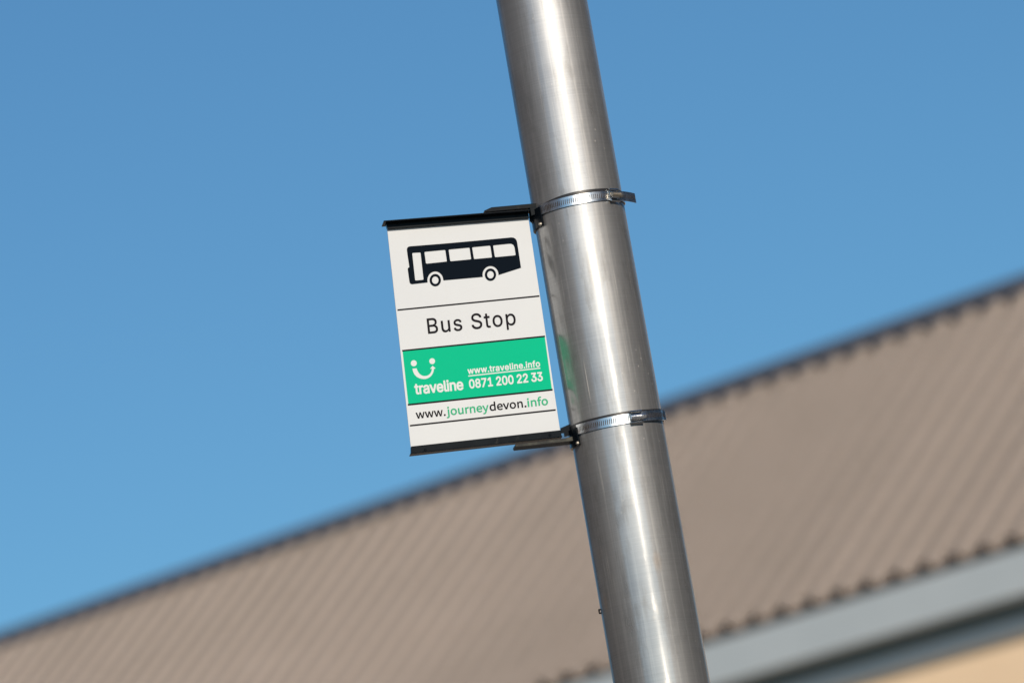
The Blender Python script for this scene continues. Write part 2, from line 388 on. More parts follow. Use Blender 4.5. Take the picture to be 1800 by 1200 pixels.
# ------------------------------------------------------------------ hose clamps
def ring_z(phi, z0, k2, m, R): return z0 + k2 * R * (1 - cos(phi)) + m * R * sin(phi)
def P(phi, r, z):                                     # phi measured from the camera side, positive to the right
    return Vector((r * sin(phi), -r * cos(phi), z))
def hose_clamp(z0, k2, m, hphi, tail, label):
    R0 = rad(z0)
    root = empty('hose_clamp', (PX, PY, z0))
    tag(root, label, 'clamp', 'hose clamps around the pole')
    zz = lambda phi: ring_z(phi, 0, k2, m, R0)
    HW = 0.0061
    def strip(phis, r_in, th, hw, zoff=lambda p: 0, closed=False):
        mb = MB(); vs = []
        for p in phis:
            ri = r_in(p) if callable(r_in) else r_in
            c = zz(p) + zoff(p); h = hw(p) if callable(hw) else hw
            vs += [P(p, ri, c - h), P(p, ri + th, c - h * 0.97), P(p, ri + th, c + h * 0.97), P(p, ri, c + h)]
        n = len(phis); fs = []
        for i in range(n if closed else n - 1):
            a, b = i * 4, ((i + 1) % n) * 4
            fs += [(a + j, b + j, b + (j + 1) % 4, a + (j + 1) % 4) for j in range(4)]
        if not closed: fs += [(0, 1, 2, 3), tuple((n - 1) * 4 + j for j in (3, 2, 1, 0))]
        mb.add(vs, fs); return mb
    # rubber packing strip under the band, sitting a little askew
    full = [2 * pi * i / 180 for i in range(180)]
    rz = (lambda p: 0.0046 * cos(p - 0.35) - 0.0014 + 0.0007 * sin(3 * p + 1)) if k2 < 0.05 else \
         (lambda p: 0.0017 * cos(p - 0.1) + 0.0007 + 0.0004 * sin(5 * p))
    strip(full, R0 + 0.0001, 0.0010, lambda p: 0.0068 + 0.0005 * sin(4 * p + z0), rz, True).build('rubber_strip', M_RUBBER, root)
    # steel band: from the bracket on the left, round the front and back again
    a0, a1 = radians(-56), radians(272)
    ph = [a0 + (a1 - a0) * i / 260 for i in range(261)]
    mb = strip(ph, R0 + 0.0013, 0.0007, HW)
    step = 0.0025 / R0; p = a0 + radians(3)
    while p < hphi - radians(7):
        sw = step * 0.17; r = R0 + 0.00204
        c = zz(p)
        mb.add([P(p - sw - 0.006, r, c - 0.0029), P(p + sw - 0.006, r, c - 0.0029), P(p + sw + 0.006, r, c + 0.0029), P(p - sw + 0.006, r, c + 0.0029)], [(0, 1, 2, 3)], 1)
        p += step
    mb.build('band', [M_CLAMP, M_SLOT], root)
    # screw housing and worm screw, built along the tangent
    T = Vector((cos(hphi), sin(hphi), 0)); Nn = Vector((sin(hphi), -cos(hphi), 0)); K = Vector((0, 0, 1))
    c = P(hphi, R0 + 0.0021, zz(hphi))
    L = 0.0165
    B = lambda t, nn, k: c + T * t + Nn * nn + K * k
    def tbox(mb, t0, t1, n0_, n1_, k0, k1):
        i = len(mb.v)
        mb.add([B(t0, n0_, k0), B(t1, n0_, k0), B(t1, n1_, k0), B(t0, n1_, k0), B(t0, n0_, k1), B(t1, n0_, k1), B(t1, n1_, k1), B(t0, n1_, k1)],
               [(0, 3, 2, 1), (4, 5, 6, 7), (0, 1, 5, 4), (1, 2, 6, 5), (2, 3, 7, 6), (3, 0, 4, 7)])
    mb = MB()
    tbox(mb, -L / 2, L / 2, 0.0, 0.0010, -0.0068, 0.0068)
    for s in (-1, 1): mb.cyl(B(-L / 2, 0.0012, s * 0.0068), B(L / 2, 0.0012, s * 0.0068), 0.0017, 14)
    # arched saddle over the screw
    arc = []
    for i in range(13):
        t = pi * i / 12; arc.append((0.0045 * cos(t), 0.0011 + 0.0050 * sin(t)))
    arc2 = [(x * 0.82, 0.0011 + (y - 0.0011) * 0.84) for x, y in reversed(arc)]
    mb.prism(arc + arc2, lambda q_: B(-L * 0.46, q_[1], q_[0]), lambda q_: B(L * 0.34, q_[1], q_[0]))
    mb.build('screw_housing', M_HOUS, root, bevel=0.0003)
    mb = MB()
    mb.cyl(B(-L * 0.5, 0.0040, 0), B(L * 0.42, 0.0040, 0), 0.0027, 18)
    mb.cyl(B(L * 0.42, 0.0040, 0), B(L * 0.66, 0.0040, 0), 0.0035, 6)
    mb.cyl(B(L * 0.66, 0.0040, 0), B(L * 0.72, 0.0040, 0), 0.0022, 12)
    for i in range(7): mb.cyl(B(-L * 0.40 + i * 0.0019, 0.0040, 0), B(-L * 0.40 + i * 0.0019 + 0.0008, 0.0040, 0), 0.0032, 18)
    mb.build('worm_screw', M_RIVET if k2 < 0.05 else M_CLAMP, root, bevel=0.0002)
    # loose tail of the band
    mb = MB(); vs = []; slots = []
    if tail == 'straight':
        for i in range(15):
            s_ = L * 0.3 + i * 0.0024; dz = -0.0018 * (i / 14) ** 1.5 - 0.0004
            nn = 0.0008 + 0.0018 * sin(i / 14 * pi * 0.8)
            vs += [B(s_, nn, dz - HW), B(s_, nn + 0.0006, dz - HW), B(s_, nn + 0.0006, dz + HW), B(s_, nn, dz + HW)]
            slots.append((B(s_, nn + 0.00065, dz - 0.0027), B(s_, nn + 0.00065, dz + 0.0027), T))
    else:
        end = radians(79); ct = 26
        for i in range(ct):
            f = i / (ct - 1); p_ = hphi + radians(6) + (end - hphi - radians(6)) * f
            r = R0 + 0.0026 + 0.0012 * sin(f * pi) + (0.0018 * max(0, f - 0.86) / 0.14)
            cz = zz(p_)
            vs += [P(p_, r, cz - HW), P(p_, r + 0.0006, cz - HW), P(p_, r + 0.0006, cz + HW), P(p_, r, cz + HW)]
            tt = Vector((cos(p_), sin(p_), 0))
            slots.append((P(p_, r + 0.00065, cz - 0.0027), P(p_, r + 0.00065, cz + 0.0027), tt))
    n = len(vs) // 4; fs = []
    for i in range(n - 1):
        a, b = i * 4, (i + 1) * 4
        fs += [(a + j, b + j, b + (j + 1) % 4, a + (j + 1) % 4) for j in range(4)]
    fs += [(0, 1, 2, 3), tuple((n - 1) * 4 + j for j in (3, 2, 1, 0))]
    mb.add(vs, fs)
    for lo, hi, tt in slots[1:-1]:
        w = tt * 0.0004; sh = tt * 0.0006
        mb.add([lo - w - sh, lo + w - sh, hi + w + sh, hi - w + sh], [(0, 1, 2, 3)], 1)
    mb.build('band_tail', [M_CLAMP, M_SLOT], root)
    return root
hose_clamp(3.05986609, 0.033, 0.020, radians(50), 'straight',
           'upper steel hose clamp, its loose band end sticking out right of the pole')
hose_clamp(2.78120898, 0.077, 0.011, radians(24), 'hug',
           'lower steel hose clamp on the pole, level with the bottom of the sign')

# ------------------------------------------------------------------ the bus stop sign
SO = Vector((-0.0463, 6.8455, 2.9266))
yaw, pit, rol = radians(8.0), radians(0.5), radians(2.6)
RM = Matrix.Rotation(yaw, 3, 'Z') @ Matrix.Rotation(pit, 3, 'X') @ Matrix.Rotation(rol, 3, 'Y')
SX, SN, SZ = RM.col[0].copy(), -RM.col[1].copy(), RM.col[2].copy()
sign = empty('bus_stop_sign', M=Matrix.Translation(SO) @ RM.to_4x4())
tag(sign, 'white and green bus stop sign between two black rails strapped to the steel pole', 'sign')
def S(x, y):
    """a traced point of the sign face, in metres on the face"""
    r = FWD + RIGHT * ((x - 900) / FPX) + UP * ((600 - y) / FPX)
    t = (SO - EYE).dot(SN) / r.dot(SN)
    d = EYE + r * t - SO
    return (d.dot(SX), d.dot(SZ))
def flat(name, outlines, depth, m, holes=(), px=True, parent=sign, thick=0.00012):
    """thin printed film lying on the face, depth metres in front of it"""
    mb = MB()
    hs = [[S(*p) for p in h] if px else h for h in holes]
    for i, o in enumerate(outlines):
        pts = [S(*p) for p in o] if px else o
        mb.prism(pts, lambda p: (p[0], -depth, p[1]), lambda p: (p[0], -depth + thick, p[1]), holes=hs if i == 0 else ())
    return mb.build(name, m, parent)
def slab(name, outline, c0, c1, m, parent=sign, bevel=0.0006):
    mb = MB(); pts = [S(*p) for p in outline]
    mb.prism(pts, lambda p: (p[0], -c1, p[1]), lambda p: (p[0], -c0, p[1]))
    return mb.build(name, m, parent, bevel=bevel)

# panel: left and right edges follow the traced sides
def side(p, q, y): t = (y - p[1]) / (q[1] - p[1]); return (p[0] + (q[0] - p[0]) * t, y)
LT, LB, RT, RB = (680.7, 404), (722, 785.3), (929, 384.4), (984.7, 756.7)
slab('panel', [side(LT, LB, 396), side(LT, LB, 793), side(RT, RB, 765), side(RT, RB, 377)], -0.0025, 0.0, M_WHITE, bevel=0.0003)
T1 = 0.00015
def line(name, p, q, w):
    return flat(name, [[(p[0], p[1] - w / 2), (p[0] + 0.2, p[1] + w / 2), (q[0] + 0.2, q[1] + w / 2), (q[0], q[1] - w / 2)]], T1 * 2, M_TEXT)
line('divider_line', (698.5, 544.9), (948.0, 520.2), 2.6)
flat('green_band', [[(707.6, 617.3), (717.8, 710.5), (970.2, 684.0), (957.6, 591.6)]], T1, M_GREEN)
line('divider_line', (706.8, 616.4), (957.8, 591.0), 2.8)
line('divider_line', (716.8, 711.2), (971.3, 684.7), 2.9)
line('divider_line', (720.5, 747.9), (976.7, 720.1), 2.7)

# bus symbol, traced at 7.5x from (700, 400)
def Z(pts, ox=700, oy=400, k=7.5): return [(ox + x / k, oy + y / k) for x, y in pts]
def arc(cx, cy, rx, ry, a0, a1, n=18):
    return [(cx + rx * cos(radians(a0 + (a1 - a0) * i / n)), cy + ry * sin(radians(a0 + (a1 - a0) * i / n))) for i in range(n + 1)]
body = [(113, 292), (117, 270), (130, 255), (150, 248), (600, 212), (1100, 167), (1490, 130), (1520, 133), (1545, 147), (1560, 168), (1568, 196),
        (1594, 365), (1619, 531), (1322, 626)]
body += arc(1217, 622, 105, 114, 2, -194, 26)
body += [(1114, 651), (600, 697)]
body += arc(489, 694, 104, 115, -2, -194, 26)
body += [(384, 724), (183, 747), (165, 743), (154, 732), (147, 710), (133, 610), (125, 548), (128, 534), (146, 522), (140, 478), (124, 375)]
def rwin(pts):
    out = []
    n = len(pts)
    for i in range(n):
        p0, p1, p2 = pts[i - 1], pts[i], pts[(i + 1) % n]
        r = p1[2] if len(p1) > 2 else 14
        v1 = Vector((p0[0] - p1[0], p0[1] - p1[1])); v2 = Vector((p2[0] - p1[0], p2[1] - p1[1]))
        A = Vector(p1[:2]) + v1.normalized() * r; B_ = Vector(p1[:2]) + v2.normalized() * r; M_ = Vector(p1[:2])
        for k in range(6):
            t = k / 5; q = A * (1 - t) ** 2 + M_ * 2 * t * (1 - t) + B_ * t * t; out.append((q.x, q.y))
    return out
wins = [[(184, 335), (294, 328), (334, 688), (224, 698)], [(345, 321), (620, 295), (642, 448), (366, 477)],
        [(664, 291), (940, 265), (962, 418), (686, 445)], [(974, 261), (1213, 238), (1237, 394), (999, 416)],
        [(1250, 236), (1524, 208, 62), (1549, 365), (1275, 391)]]
flat('bus_symbol', [Z(body)], T1 * 2, M_INK, holes=[Z(rwin(w)) for w in wins])
def ringp(cx, cy): return Z(arc(cx, cy, 75, 82, 0, 360 - 10, 35)), Z(arc(cx, cy, 43, 49, 0, 360 - 12, 29))
for cx, cy in ((488, 693), (1216, 621)):
    o_, h_ = ringp(cx, cy)
    flat('wheel_symbol', [o_], T1 * 2, M_INK, holes=[h_])

# smiling symbol, traced at 7.5x from (700, 600)
s1 = [arc(205, 287, 39, 40, 0, 350, 30), arc(447, 260, 38, 39, 0, 350, 30)]
outer = [(187, 358), (196, 400), (215, 436), (243, 466), (280, 485), (318, 494), (352, 495), (385, 487), (415, 471), (440, 447), (458, 416), (468, 385), (470, 364), (491, 352), (452, 321), (420, 360), (443, 359)]
inner = [(443, 372), (436, 398), (420, 425), (397, 444), (368, 454), (335, 455), (308, 446), (282, 428), (262, 402), (249, 376), (243, 354)]
smile = outer + inner
flat('smile_symbol', [Z(q_, 700, 600) for q_ in s1] + [Z(smile, 700, 600)], T1 * 2, M_WTEXT)
line_ = flat('underline', [[(823.0, 659.8), (823.3, 661.7), (949.8, 647.8), (949.5, 645.9)]], T1 * 2, M_WTEXT)

GLYPHS = {
'bus_stop': [
[2825,-150,2821,-148,2818,-145,2816,-137,2816,375,2818,383,2821,387,2829,388,2877,388,2885,387,2888,383,2890,379,2890,347,2891,343,2893,342,2897,344,2905,355,2917,367,2930,375,2945,383,2961,388,2973,389,2981,392,3017,392,3025,389,3037,388,3045,385,3053,384,3077,373,3093,363,3113,343,3125,331,3136,315,3153,283,3158,267,3159,259,3162,251,3163,239,3166,231,3166,147,3163,139,3162,127,3159,119,3158,111,3149,83,3141,68,3121,39,3097,16,3084,7,3061,-4,3033,-14,2973,-14,2950,-9,2934,-1,2921,8,2893,36,2891,31,2890,23,2890,-137,2889,-143,2885,-148,2881,-150],
[1765,-18,1753,-14,1721,-14,1713,-11,1689,-6,1649,14,1633,24,1610,47,1592,75,1580,107,1579,119,1576,127,1576,131,1578,139,1581,143,1585,144,1645,144,1652,143,1657,138,1659,127,1663,115,1671,99,1689,80,1717,65,1729,61,1741,60,1753,56,1789,56,1801,60,1813,61,1829,67,1841,73,1857,84,1869,96,1878,111,1883,127,1884,147,1879,163,1869,179,1853,190,1821,205,1797,213,1789,214,1781,217,1773,218,1753,225,1745,226,1725,233,1717,234,1681,248,1666,255,1637,275,1613,299,1608,307,1596,331,1592,351,1592,403,1598,419,1613,450,1617,455,1649,487,1662,495,1685,507,1713,516,1721,517,1729,520,1753,520,1761,523,1765,524,1781,524,1793,520,1817,520,1825,517,1833,516,1865,505,1885,495,1893,487,1901,483,1924,459,1945,427,1950,411,1951,399,1954,391,1954,379,1952,375,1949,372,1941,370,1889,370,1883,371,1878,375,1871,395,1861,415,1849,427,1833,438,1813,445,1805,446,1793,450,1749,450,1737,446,1729,445,1709,438,1693,427,1681,415,1673,399,1670,391,1670,375,1671,359,1679,343,1689,331,1705,321,1713,317,1757,301,1765,300,1785,293,1809,288,1860,271,1892,255,1905,247,1937,215,1949,198,1958,175,1959,163,1962,155,1962,151,1962,123,1959,115,1958,103,1949,75,1944,67,1933,51,1905,23,1888,11,1865,0,1837,-10,1825,-11,1817,-14,1789,-14,1777,-18],
[621,-14,609,-10,593,-10,578,-5,554,7,541,16,526,31,510,55,500,79,499,87,496,95,496,115,492,131,492,375,494,383,497,387,501,388,557,388,565,387,568,383,570,379,570,123,575,107,585,88,593,77,605,69,621,61,629,60,641,56,653,56,665,60,677,61,701,73,709,79,720,91,731,115,736,131,736,375,738,383,741,387,745,388,801,388,809,387,812,383,814,379,814,3,812,-1,809,-4,805,-6,753,-6,747,-5,742,-1,740,3,740,31,737,36,717,16,704,7,681,-4,665,-10,649,-11,641,-14],
[1045,-14,1013,-4,990,7,973,19,957,35,946,51,942,59,932,87,933,94,937,99,945,104,957,105,965,108,977,109,985,112,997,112,1001,111,1004,107,1009,95,1017,80,1033,65,1053,57,1061,56,1069,53,1097,52,1109,56,1121,57,1137,65,1153,75,1163,95,1163,111,1155,127,1137,140,1109,149,1101,150,1093,153,1081,154,1073,157,1049,162,1010,175,1001,180,973,199,961,212,950,235,944,251,944,299,952,319,965,339,985,359,1005,373,1017,379,1045,388,1061,389,1069,392,1109,392,1117,389,1133,388,1141,385,1153,383,1176,371,1193,359,1208,343,1224,319,1234,295,1232,287,1229,284,1213,278,1173,270,1165,275,1162,279,1159,287,1149,303,1137,314,1121,321,1109,322,1097,326,1081,326,1057,320,1037,310,1029,303,1021,287,1018,279,1019,271,1023,259,1033,247,1053,237,1065,233,1073,232,1081,229,1089,228,1097,225,1105,224,1113,221,1121,220,1129,217,1137,216,1145,213,1156,211,1169,205,1177,203,1192,195,1201,187,1209,183,1213,179,1221,168,1228,159,1237,142,1239,127,1242,119,1242,91,1239,83,1237,71,1225,48,1216,35,1205,24,1185,10,1157,-4,1125,-14],
[2481,-14,2449,-4,2426,7,2413,16,2381,47,2361,76,2350,103,2344,119,2343,127,2340,135,2339,155,2336,163,2336,207,2340,223,2340,239,2343,247,2344,255,2354,283,2366,307,2389,339,2397,347,2409,355,2417,363,2430,371,2445,379,2473,388,2485,388,2501,392,2537,392,2549,388,2561,388,2588,379,2613,367,2621,359,2633,351,2649,335,2665,314,2685,274,2694,243,2695,227,2698,219,2698,163,2694,147,2694,131,2681,91,2668,67,2657,51,2621,16,2608,7,2585,-4,2553,-14],
[2173,-10,2157,-4,2134,7,2129,11,2117,23,2106,39,2096,67,2096,311,2095,315,2093,317,2089,318,2045,318,2041,320,2038,323,2036,331,2036,375,2038,383,2041,387,2045,388,2089,388,2093,389,2095,391,2096,467,2098,471,2101,475,2109,476,2157,476,2165,475,2168,471,2170,467,2170,443,2170,395,2171,391,2173,389,2241,388,2245,387,2248,383,2250,375,2250,327,2248,323,2245,320,2237,318,2177,318,2173,317,2171,315,2170,311,2171,87,2175,75,2179,67,2185,63,2197,57,2213,56,2229,60,2237,60,2241,59,2244,55,2249,46,2251,31,2258,7,2256,-1,2252,-5,2241,-10],
[9,-6,5,-4,2,-1,0,7,0,503,2,511,5,515,13,516,209,516,225,512,237,512,269,503,284,495,297,487,325,459,336,443,341,434,350,407,350,343,340,315,332,303,309,280,292,271,288,267,292,263,317,251,345,223,356,207,361,199,370,171,370,103,361,75,348,55,321,27,304,15,289,8,273,2,265,1,257,-2,245,-3,237,-6],
[2505,55,2489,57,2469,65,2449,80,2435,99,2427,115,2419,139,2418,151,2415,159,2414,215,2418,227,2419,235,2429,263,2435,275,2445,291,2457,303,2481,316,2497,321,2529,322,2537,321,2561,313,2577,303,2593,287,2604,271,2615,239,2616,231,2620,219,2620,155,2616,143,2615,135,2610,119,2600,99,2589,84,2581,76,2565,65,2545,57,2533,56,2521,52,2513,52],
[2981,55,2965,57,2945,65,2925,79,2911,99,2903,115,2895,139,2894,151,2891,159,2890,215,2894,227,2895,239,2905,267,2917,287,2929,299,2941,310,2957,317,2965,318,2977,322,3001,322,3009,321,3037,311,3049,303,3057,295,3072,275,3079,259,3087,231,3088,215,3092,203,3092,175,3088,163,3087,147,3079,119,3072,103,3061,87,3045,71,3017,57,3001,56,2989,52],
[81,65,79,67,78,71,78,215,79,219,81,221,85,222,217,222,249,212,269,198,273,195,284,179,291,163,292,155,296,143,296,131,291,115,284,99,269,83,249,73,217,64,85,64],
[81,293,79,295,78,299,78,439,79,443,81,445,85,446,189,446,201,442,217,441,241,433,253,423,265,411,267,407,276,379,275,359,267,335,253,317,229,301,197,292,85,292],
],
'traveline': [
[602,-31,594,-29,582,-27,570,-23,542,-9,518,9,500,33,486,61,484,73,481,85,481,125,486,153,498,177,526,206,534,212,562,226,610,239,622,240,634,243,650,244,662,247,682,248,694,251,710,252,722,256,724,261,724,269,720,281,714,291,702,299,678,306,666,307,642,302,630,298,610,285,595,261,590,257,582,253,574,252,554,253,526,262,514,265,506,269,498,277,494,285,493,305,490,308,482,303,474,300,450,300,438,302,414,298,398,291,390,285,382,277,377,269,374,261,369,245,368,1,367,-7,363,-15,358,-19,350,-23,338,-25,282,-24,270,-19,264,-11,262,-7,261,1,260,125,261,377,262,385,264,389,266,394,274,400,278,402,286,403,342,403,354,398,362,388,366,387,386,398,414,407,466,407,478,406,486,402,491,397,496,385,497,329,498,319,514,341,542,370,558,380,594,398,630,407,698,407,726,402,754,392,778,378,799,361,815,337,827,313,832,297,833,281,836,269,836,261,836,5,835,-7,831,-15,826,-19,814,-24,750,-24,738,-19,730,-9,726,-8,698,-23,686,-27,674,-29,662,-32,614,-33],
[1402,-31,1394,-29,1378,-27,1354,-19,1326,-5,1306,9,1278,37,1256,73,1246,97,1237,129,1236,145,1233,157,1233,217,1236,229,1237,245,1246,277,1257,305,1278,337,1314,374,1334,386,1358,398,1370,402,1382,404,1394,407,1402,407,1458,407,1482,402,1514,390,1526,384,1542,374,1579,337,1589,321,1603,293,1607,281,1614,253,1616,241,1616,165,1611,153,1606,149,1598,145,1586,143,1354,143,1350,141,1349,137,1354,121,1360,109,1370,94,1390,81,1418,72,1450,72,1474,80,1486,87,1494,93,1506,113,1514,121,1521,125,1526,127,1546,127,1594,114,1603,109,1607,105,1611,97,1612,89,1611,81,1605,65,1595,45,1587,33,1562,9,1542,-5,1514,-19,1486,-28,1474,-29,1458,-32,1410,-32],
[2510,-31,2474,-23,2454,-15,2438,-7,2410,13,2394,29,2372,61,2358,89,2350,113,2348,125,2345,137,2344,169,2341,185,2341,193,2344,205,2345,237,2348,249,2350,261,2358,285,2372,313,2390,341,2418,370,2442,386,2458,394,2482,402,2502,407,2510,407,2566,407,2594,402,2608,397,2642,380,2658,367,2666,362,2679,349,2691,333,2706,307,2719,273,2721,261,2723,253,2725,233,2728,217,2728,165,2723,153,2718,149,2710,145,2698,143,2466,143,2462,143,2458,141,2458,137,2462,125,2469,109,2475,101,2493,85,2510,77,2526,72,2562,72,2578,77,2586,80,2594,85,2602,94,2618,117,2622,121,2629,125,2634,127,2654,127,2682,120,2694,118,2710,110,2715,105,2719,97,2720,89,2719,77,2715,65,2707,49,2698,37,2670,9,2650,-5,2614,-23,2574,-32,2522,-33],
[158,-27,150,-25,138,-23,126,-19,114,-13,94,1,86,9,78,21,66,45,62,57,61,65,60,297,58,302,54,303,26,304,18,305,10,309,6,313,1,325,0,373,1,381,4,389,10,397,14,400,22,403,54,403,59,405,60,409,61,473,64,481,70,490,78,494,86,495,142,495,150,494,154,492,162,486,166,479,168,473,168,409,170,405,174,403,218,403,226,402,234,398,239,393,243,385,244,377,244,325,242,320,238,313,230,307,222,304,174,303,170,302,168,297,169,89,171,81,174,77,178,76,222,75,230,72,238,66,243,57,251,29,252,21,252,5,252,-3,249,-11,242,-19,234,-23,210,-28,166,-28],
[1006,-23,998,-19,990,-11,984,1,974,25,955,77,942,109,935,129,922,161,903,213,890,245,883,265,870,297,863,317,846,361,844,373,846,385,850,393,854,398,862,402,870,403,934,403,942,400,950,394,955,389,959,381,982,317,987,305,1002,261,1007,249,1018,217,1023,205,1034,173,1041,157,1042,155,1046,156,1055,181,1063,201,1078,245,1083,257,1094,289,1099,301,1110,333,1115,345,1126,377,1134,394,1142,400,1150,403,1222,403,1234,398,1241,389,1244,381,1243,369,1234,345,1227,325,1214,293,1195,241,1182,209,1175,189,1162,157,1143,105,1130,73,1123,53,1110,21,1103,1,1097,-11,1090,-19,1078,-24,1018,-25],
[1714,-23,1702,-19,1682,-9,1678,-7,1662,9,1650,29,1641,57,1640,501,1642,513,1646,521,1654,528,1662,531,1722,531,1730,530,1738,526,1743,521,1747,513,1748,501,1749,93,1752,81,1754,78,1758,76,1762,76,1774,79,1786,78,1794,74,1805,61,1808,53,1810,41,1814,33,1814,29,1816,41,1816,373,1818,385,1822,393,1826,398,1838,403,1898,403,1906,402,1914,398,1919,393,1923,385,1924,373,1924,5,1923,-7,1919,-15,1910,-21,1902,-24,1842,-24,1834,-23,1830,-21,1822,-15,1818,-9,1814,-7,1802,-19,1790,-24,1726,-25],
[1982,-23,1974,-19,1968,-11,1965,-3,1964,5,1965,377,1966,385,1970,393,1974,398,1982,402,1994,403,2050,403,2062,398,2074,384,2078,384,2090,392,2102,398,2134,407,2194,407,2218,402,2238,394,2258,382,2287,353,2293,345,2307,317,2315,289,2317,265,2320,249,2320,117,2320,1,2319,-7,2315,-15,2306,-21,2302,-23,2294,-24,2234,-24,2226,-23,2218,-19,2212,-11,2210,-7,2209,1,2208,245,2203,269,2197,281,2190,289,2182,295,2166,302,2158,303,2134,303,2118,298,2102,291,2096,285,2085,269,2082,261,2077,245,2076,5,2075,-7,2071,-15,2066,-19,2054,-24,1994,-25],
[622,73,606,79,598,86,594,93,592,101,593,113,594,119,598,125,605,129,614,134,642,142,662,144,674,147,698,149,706,151,718,152,722,151,724,145,723,121,713,101,706,94,692,81,682,77,670,73,646,71],
[1354,244,1352,245,1351,249,1354,257,1360,269,1379,289,1394,298,1410,303,1430,306,1450,302,1462,298,1478,288,1490,271,1499,253,1501,249,1498,244,1494,243],
[2462,244,2460,249,2462,253,2472,273,2483,285,2502,298,2518,303,2538,306,2546,304,2562,302,2578,295,2586,289,2597,277,2607,257,2610,249,2609,245,2606,244,2466,243],
[1846,421,1830,429,1814,445,1809,453,1806,461,1805,469,1805,497,1806,505,1814,521,1822,530,1830,536,1846,544,1858,547,1882,547,1892,545,1907,537,1927,517,1931,509,1936,497,1936,473,1935,465,1923,441,1914,433,1906,428,1886,420,1854,420],
],
'site': [
[2616,-27,2608,-26,2592,-21,2564,-7,2544,8,2530,21,2519,37,2513,49,2505,73,2504,81,2504,133,2505,141,2511,157,2519,173,2527,185,2538,197,2556,210,2580,222,2608,232,2632,237,2644,238,2660,241,2672,242,2684,245,2704,246,2716,249,2736,251,2743,253,2747,257,2748,261,2746,269,2741,285,2736,292,2728,299,2716,304,2696,309,2688,309,2664,304,2648,299,2640,295,2624,279,2613,261,2604,255,2596,254,2580,254,2548,263,2536,267,2528,272,2519,281,2516,289,2516,297,2517,305,2532,334,2568,371,2584,382,2604,392,2628,400,2656,405,2724,405,2744,401,2760,396,2788,382,2800,375,2825,349,2836,333,2842,321,2851,293,2852,5,2851,-3,2848,-11,2840,-19,2832,-22,2772,-22,2760,-19,2748,-7,2744,-7,2708,-25,2684,-30,2632,-30],
[3484,-27,3476,-26,3456,-21,3440,-15,3424,-7,3390,17,3378,29,3355,61,3343,85,3333,113,3328,137,3327,157,3324,173,3324,201,3327,217,3328,237,3333,261,3343,289,3359,321,3370,337,3400,367,3428,386,3440,392,3464,400,3484,405,3492,405,3548,405,3576,400,3592,394,3624,378,3653,353,3660,344,3672,329,3692,289,3703,249,3704,241,3704,225,3707,209,3707,165,3704,157,3701,153,3692,147,3680,145,3444,145,3440,145,3436,141,3442,121,3450,105,3457,97,3472,84,3488,76,3508,70,3544,70,3564,76,3573,81,3586,93,3595,109,3602,117,3608,122,3616,125,3636,125,3672,116,3688,110,3693,105,3698,97,3699,89,3698,77,3680,41,3648,8,3632,-3,3604,-17,3580,-25,3556,-30,3500,-30],
[4732,-27,4724,-26,4700,-19,4668,-3,4650,9,4618,41,4607,57,4591,89,4581,117,4576,145,4576,229,4585,269,4591,285,4611,325,4626,345,4644,363,4664,378,4696,394,4712,400,4732,405,4740,405,4800,405,4824,400,4860,386,4888,367,4909,345,4924,325,4940,293,4946,277,4951,257,4953,241,4955,229,4955,165,4952,157,4949,153,4940,147,4928,145,4688,145,4685,141,4686,137,4693,117,4702,101,4708,95,4720,84,4736,76,4760,70,4792,70,4808,74,4820,80,4832,89,4850,117,4856,122,4864,125,4888,125,4924,116,4940,107,4946,97,4948,85,4946,73,4932,45,4912,20,4902,13,4888,1,4876,-7,4844,-21,4804,-30,4748,-30],
[6252,-27,6240,-25,6216,-17,6188,-3,6168,12,6150,29,6131,53,6111,93,6105,109,6100,129,6099,145,6096,157,6096,165,6096,213,6099,229,6100,245,6109,277,6123,309,6142,337,6180,374,6192,382,6208,390,6236,400,6256,405,6320,405,6332,404,6348,400,6376,390,6392,382,6404,373,6441,337,6460,309,6470,289,6478,265,6483,245,6484,229,6487,217,6487,161,6484,145,6483,129,6478,109,6472,93,6452,53,6437,33,6416,12,6396,-3,6368,-17,6344,-25,6320,-30,6268,-30],
[1832,-23,1812,-12,1802,-3,1795,9,1789,21,1788,29,1788,53,1789,61,1795,73,1806,89,1824,102,1840,108,1848,109,1868,109,1878,105,1888,102,1904,91,1916,73,1920,65,1923,53,1923,29,1922,21,1912,1,1908,-4,1896,-15,1880,-23,1872,-26,1864,-27,1844,-26],
[2100,-23,2092,-22,2084,-19,2056,-4,2030,21,2017,45,2012,65,2012,73,2011,301,2008,305,1976,306,1968,307,1960,312,1956,317,1953,321,1952,329,1952,377,1955,389,1964,398,1976,401,2008,402,2011,405,2012,473,2015,481,2024,490,2036,493,2096,493,2104,490,2109,485,2114,477,2115,469,2116,405,2120,402,2124,401,2172,401,2180,400,2188,395,2192,389,2195,381,2196,373,2195,325,2192,317,2188,312,2184,309,2176,306,2124,305,2120,305,2116,301,2116,93,2120,81,2122,77,2128,75,2172,73,2180,70,2188,63,2194,53,2203,9,2203,1,2202,-7,2197,-15,2192,-19,2184,-22,2156,-27,2116,-26],
[5060,-24,5048,-19,5044,-16,5026,1,5019,13,5016,25,5016,57,5017,65,5024,78,5038,93,5044,98,5060,106,5068,109,5076,109,5092,109,5104,106,5124,95,5137,81,5144,69,5147,57,5147,25,5146,17,5137,1,5116,-19,5100,-25,5092,-26,5072,-26],
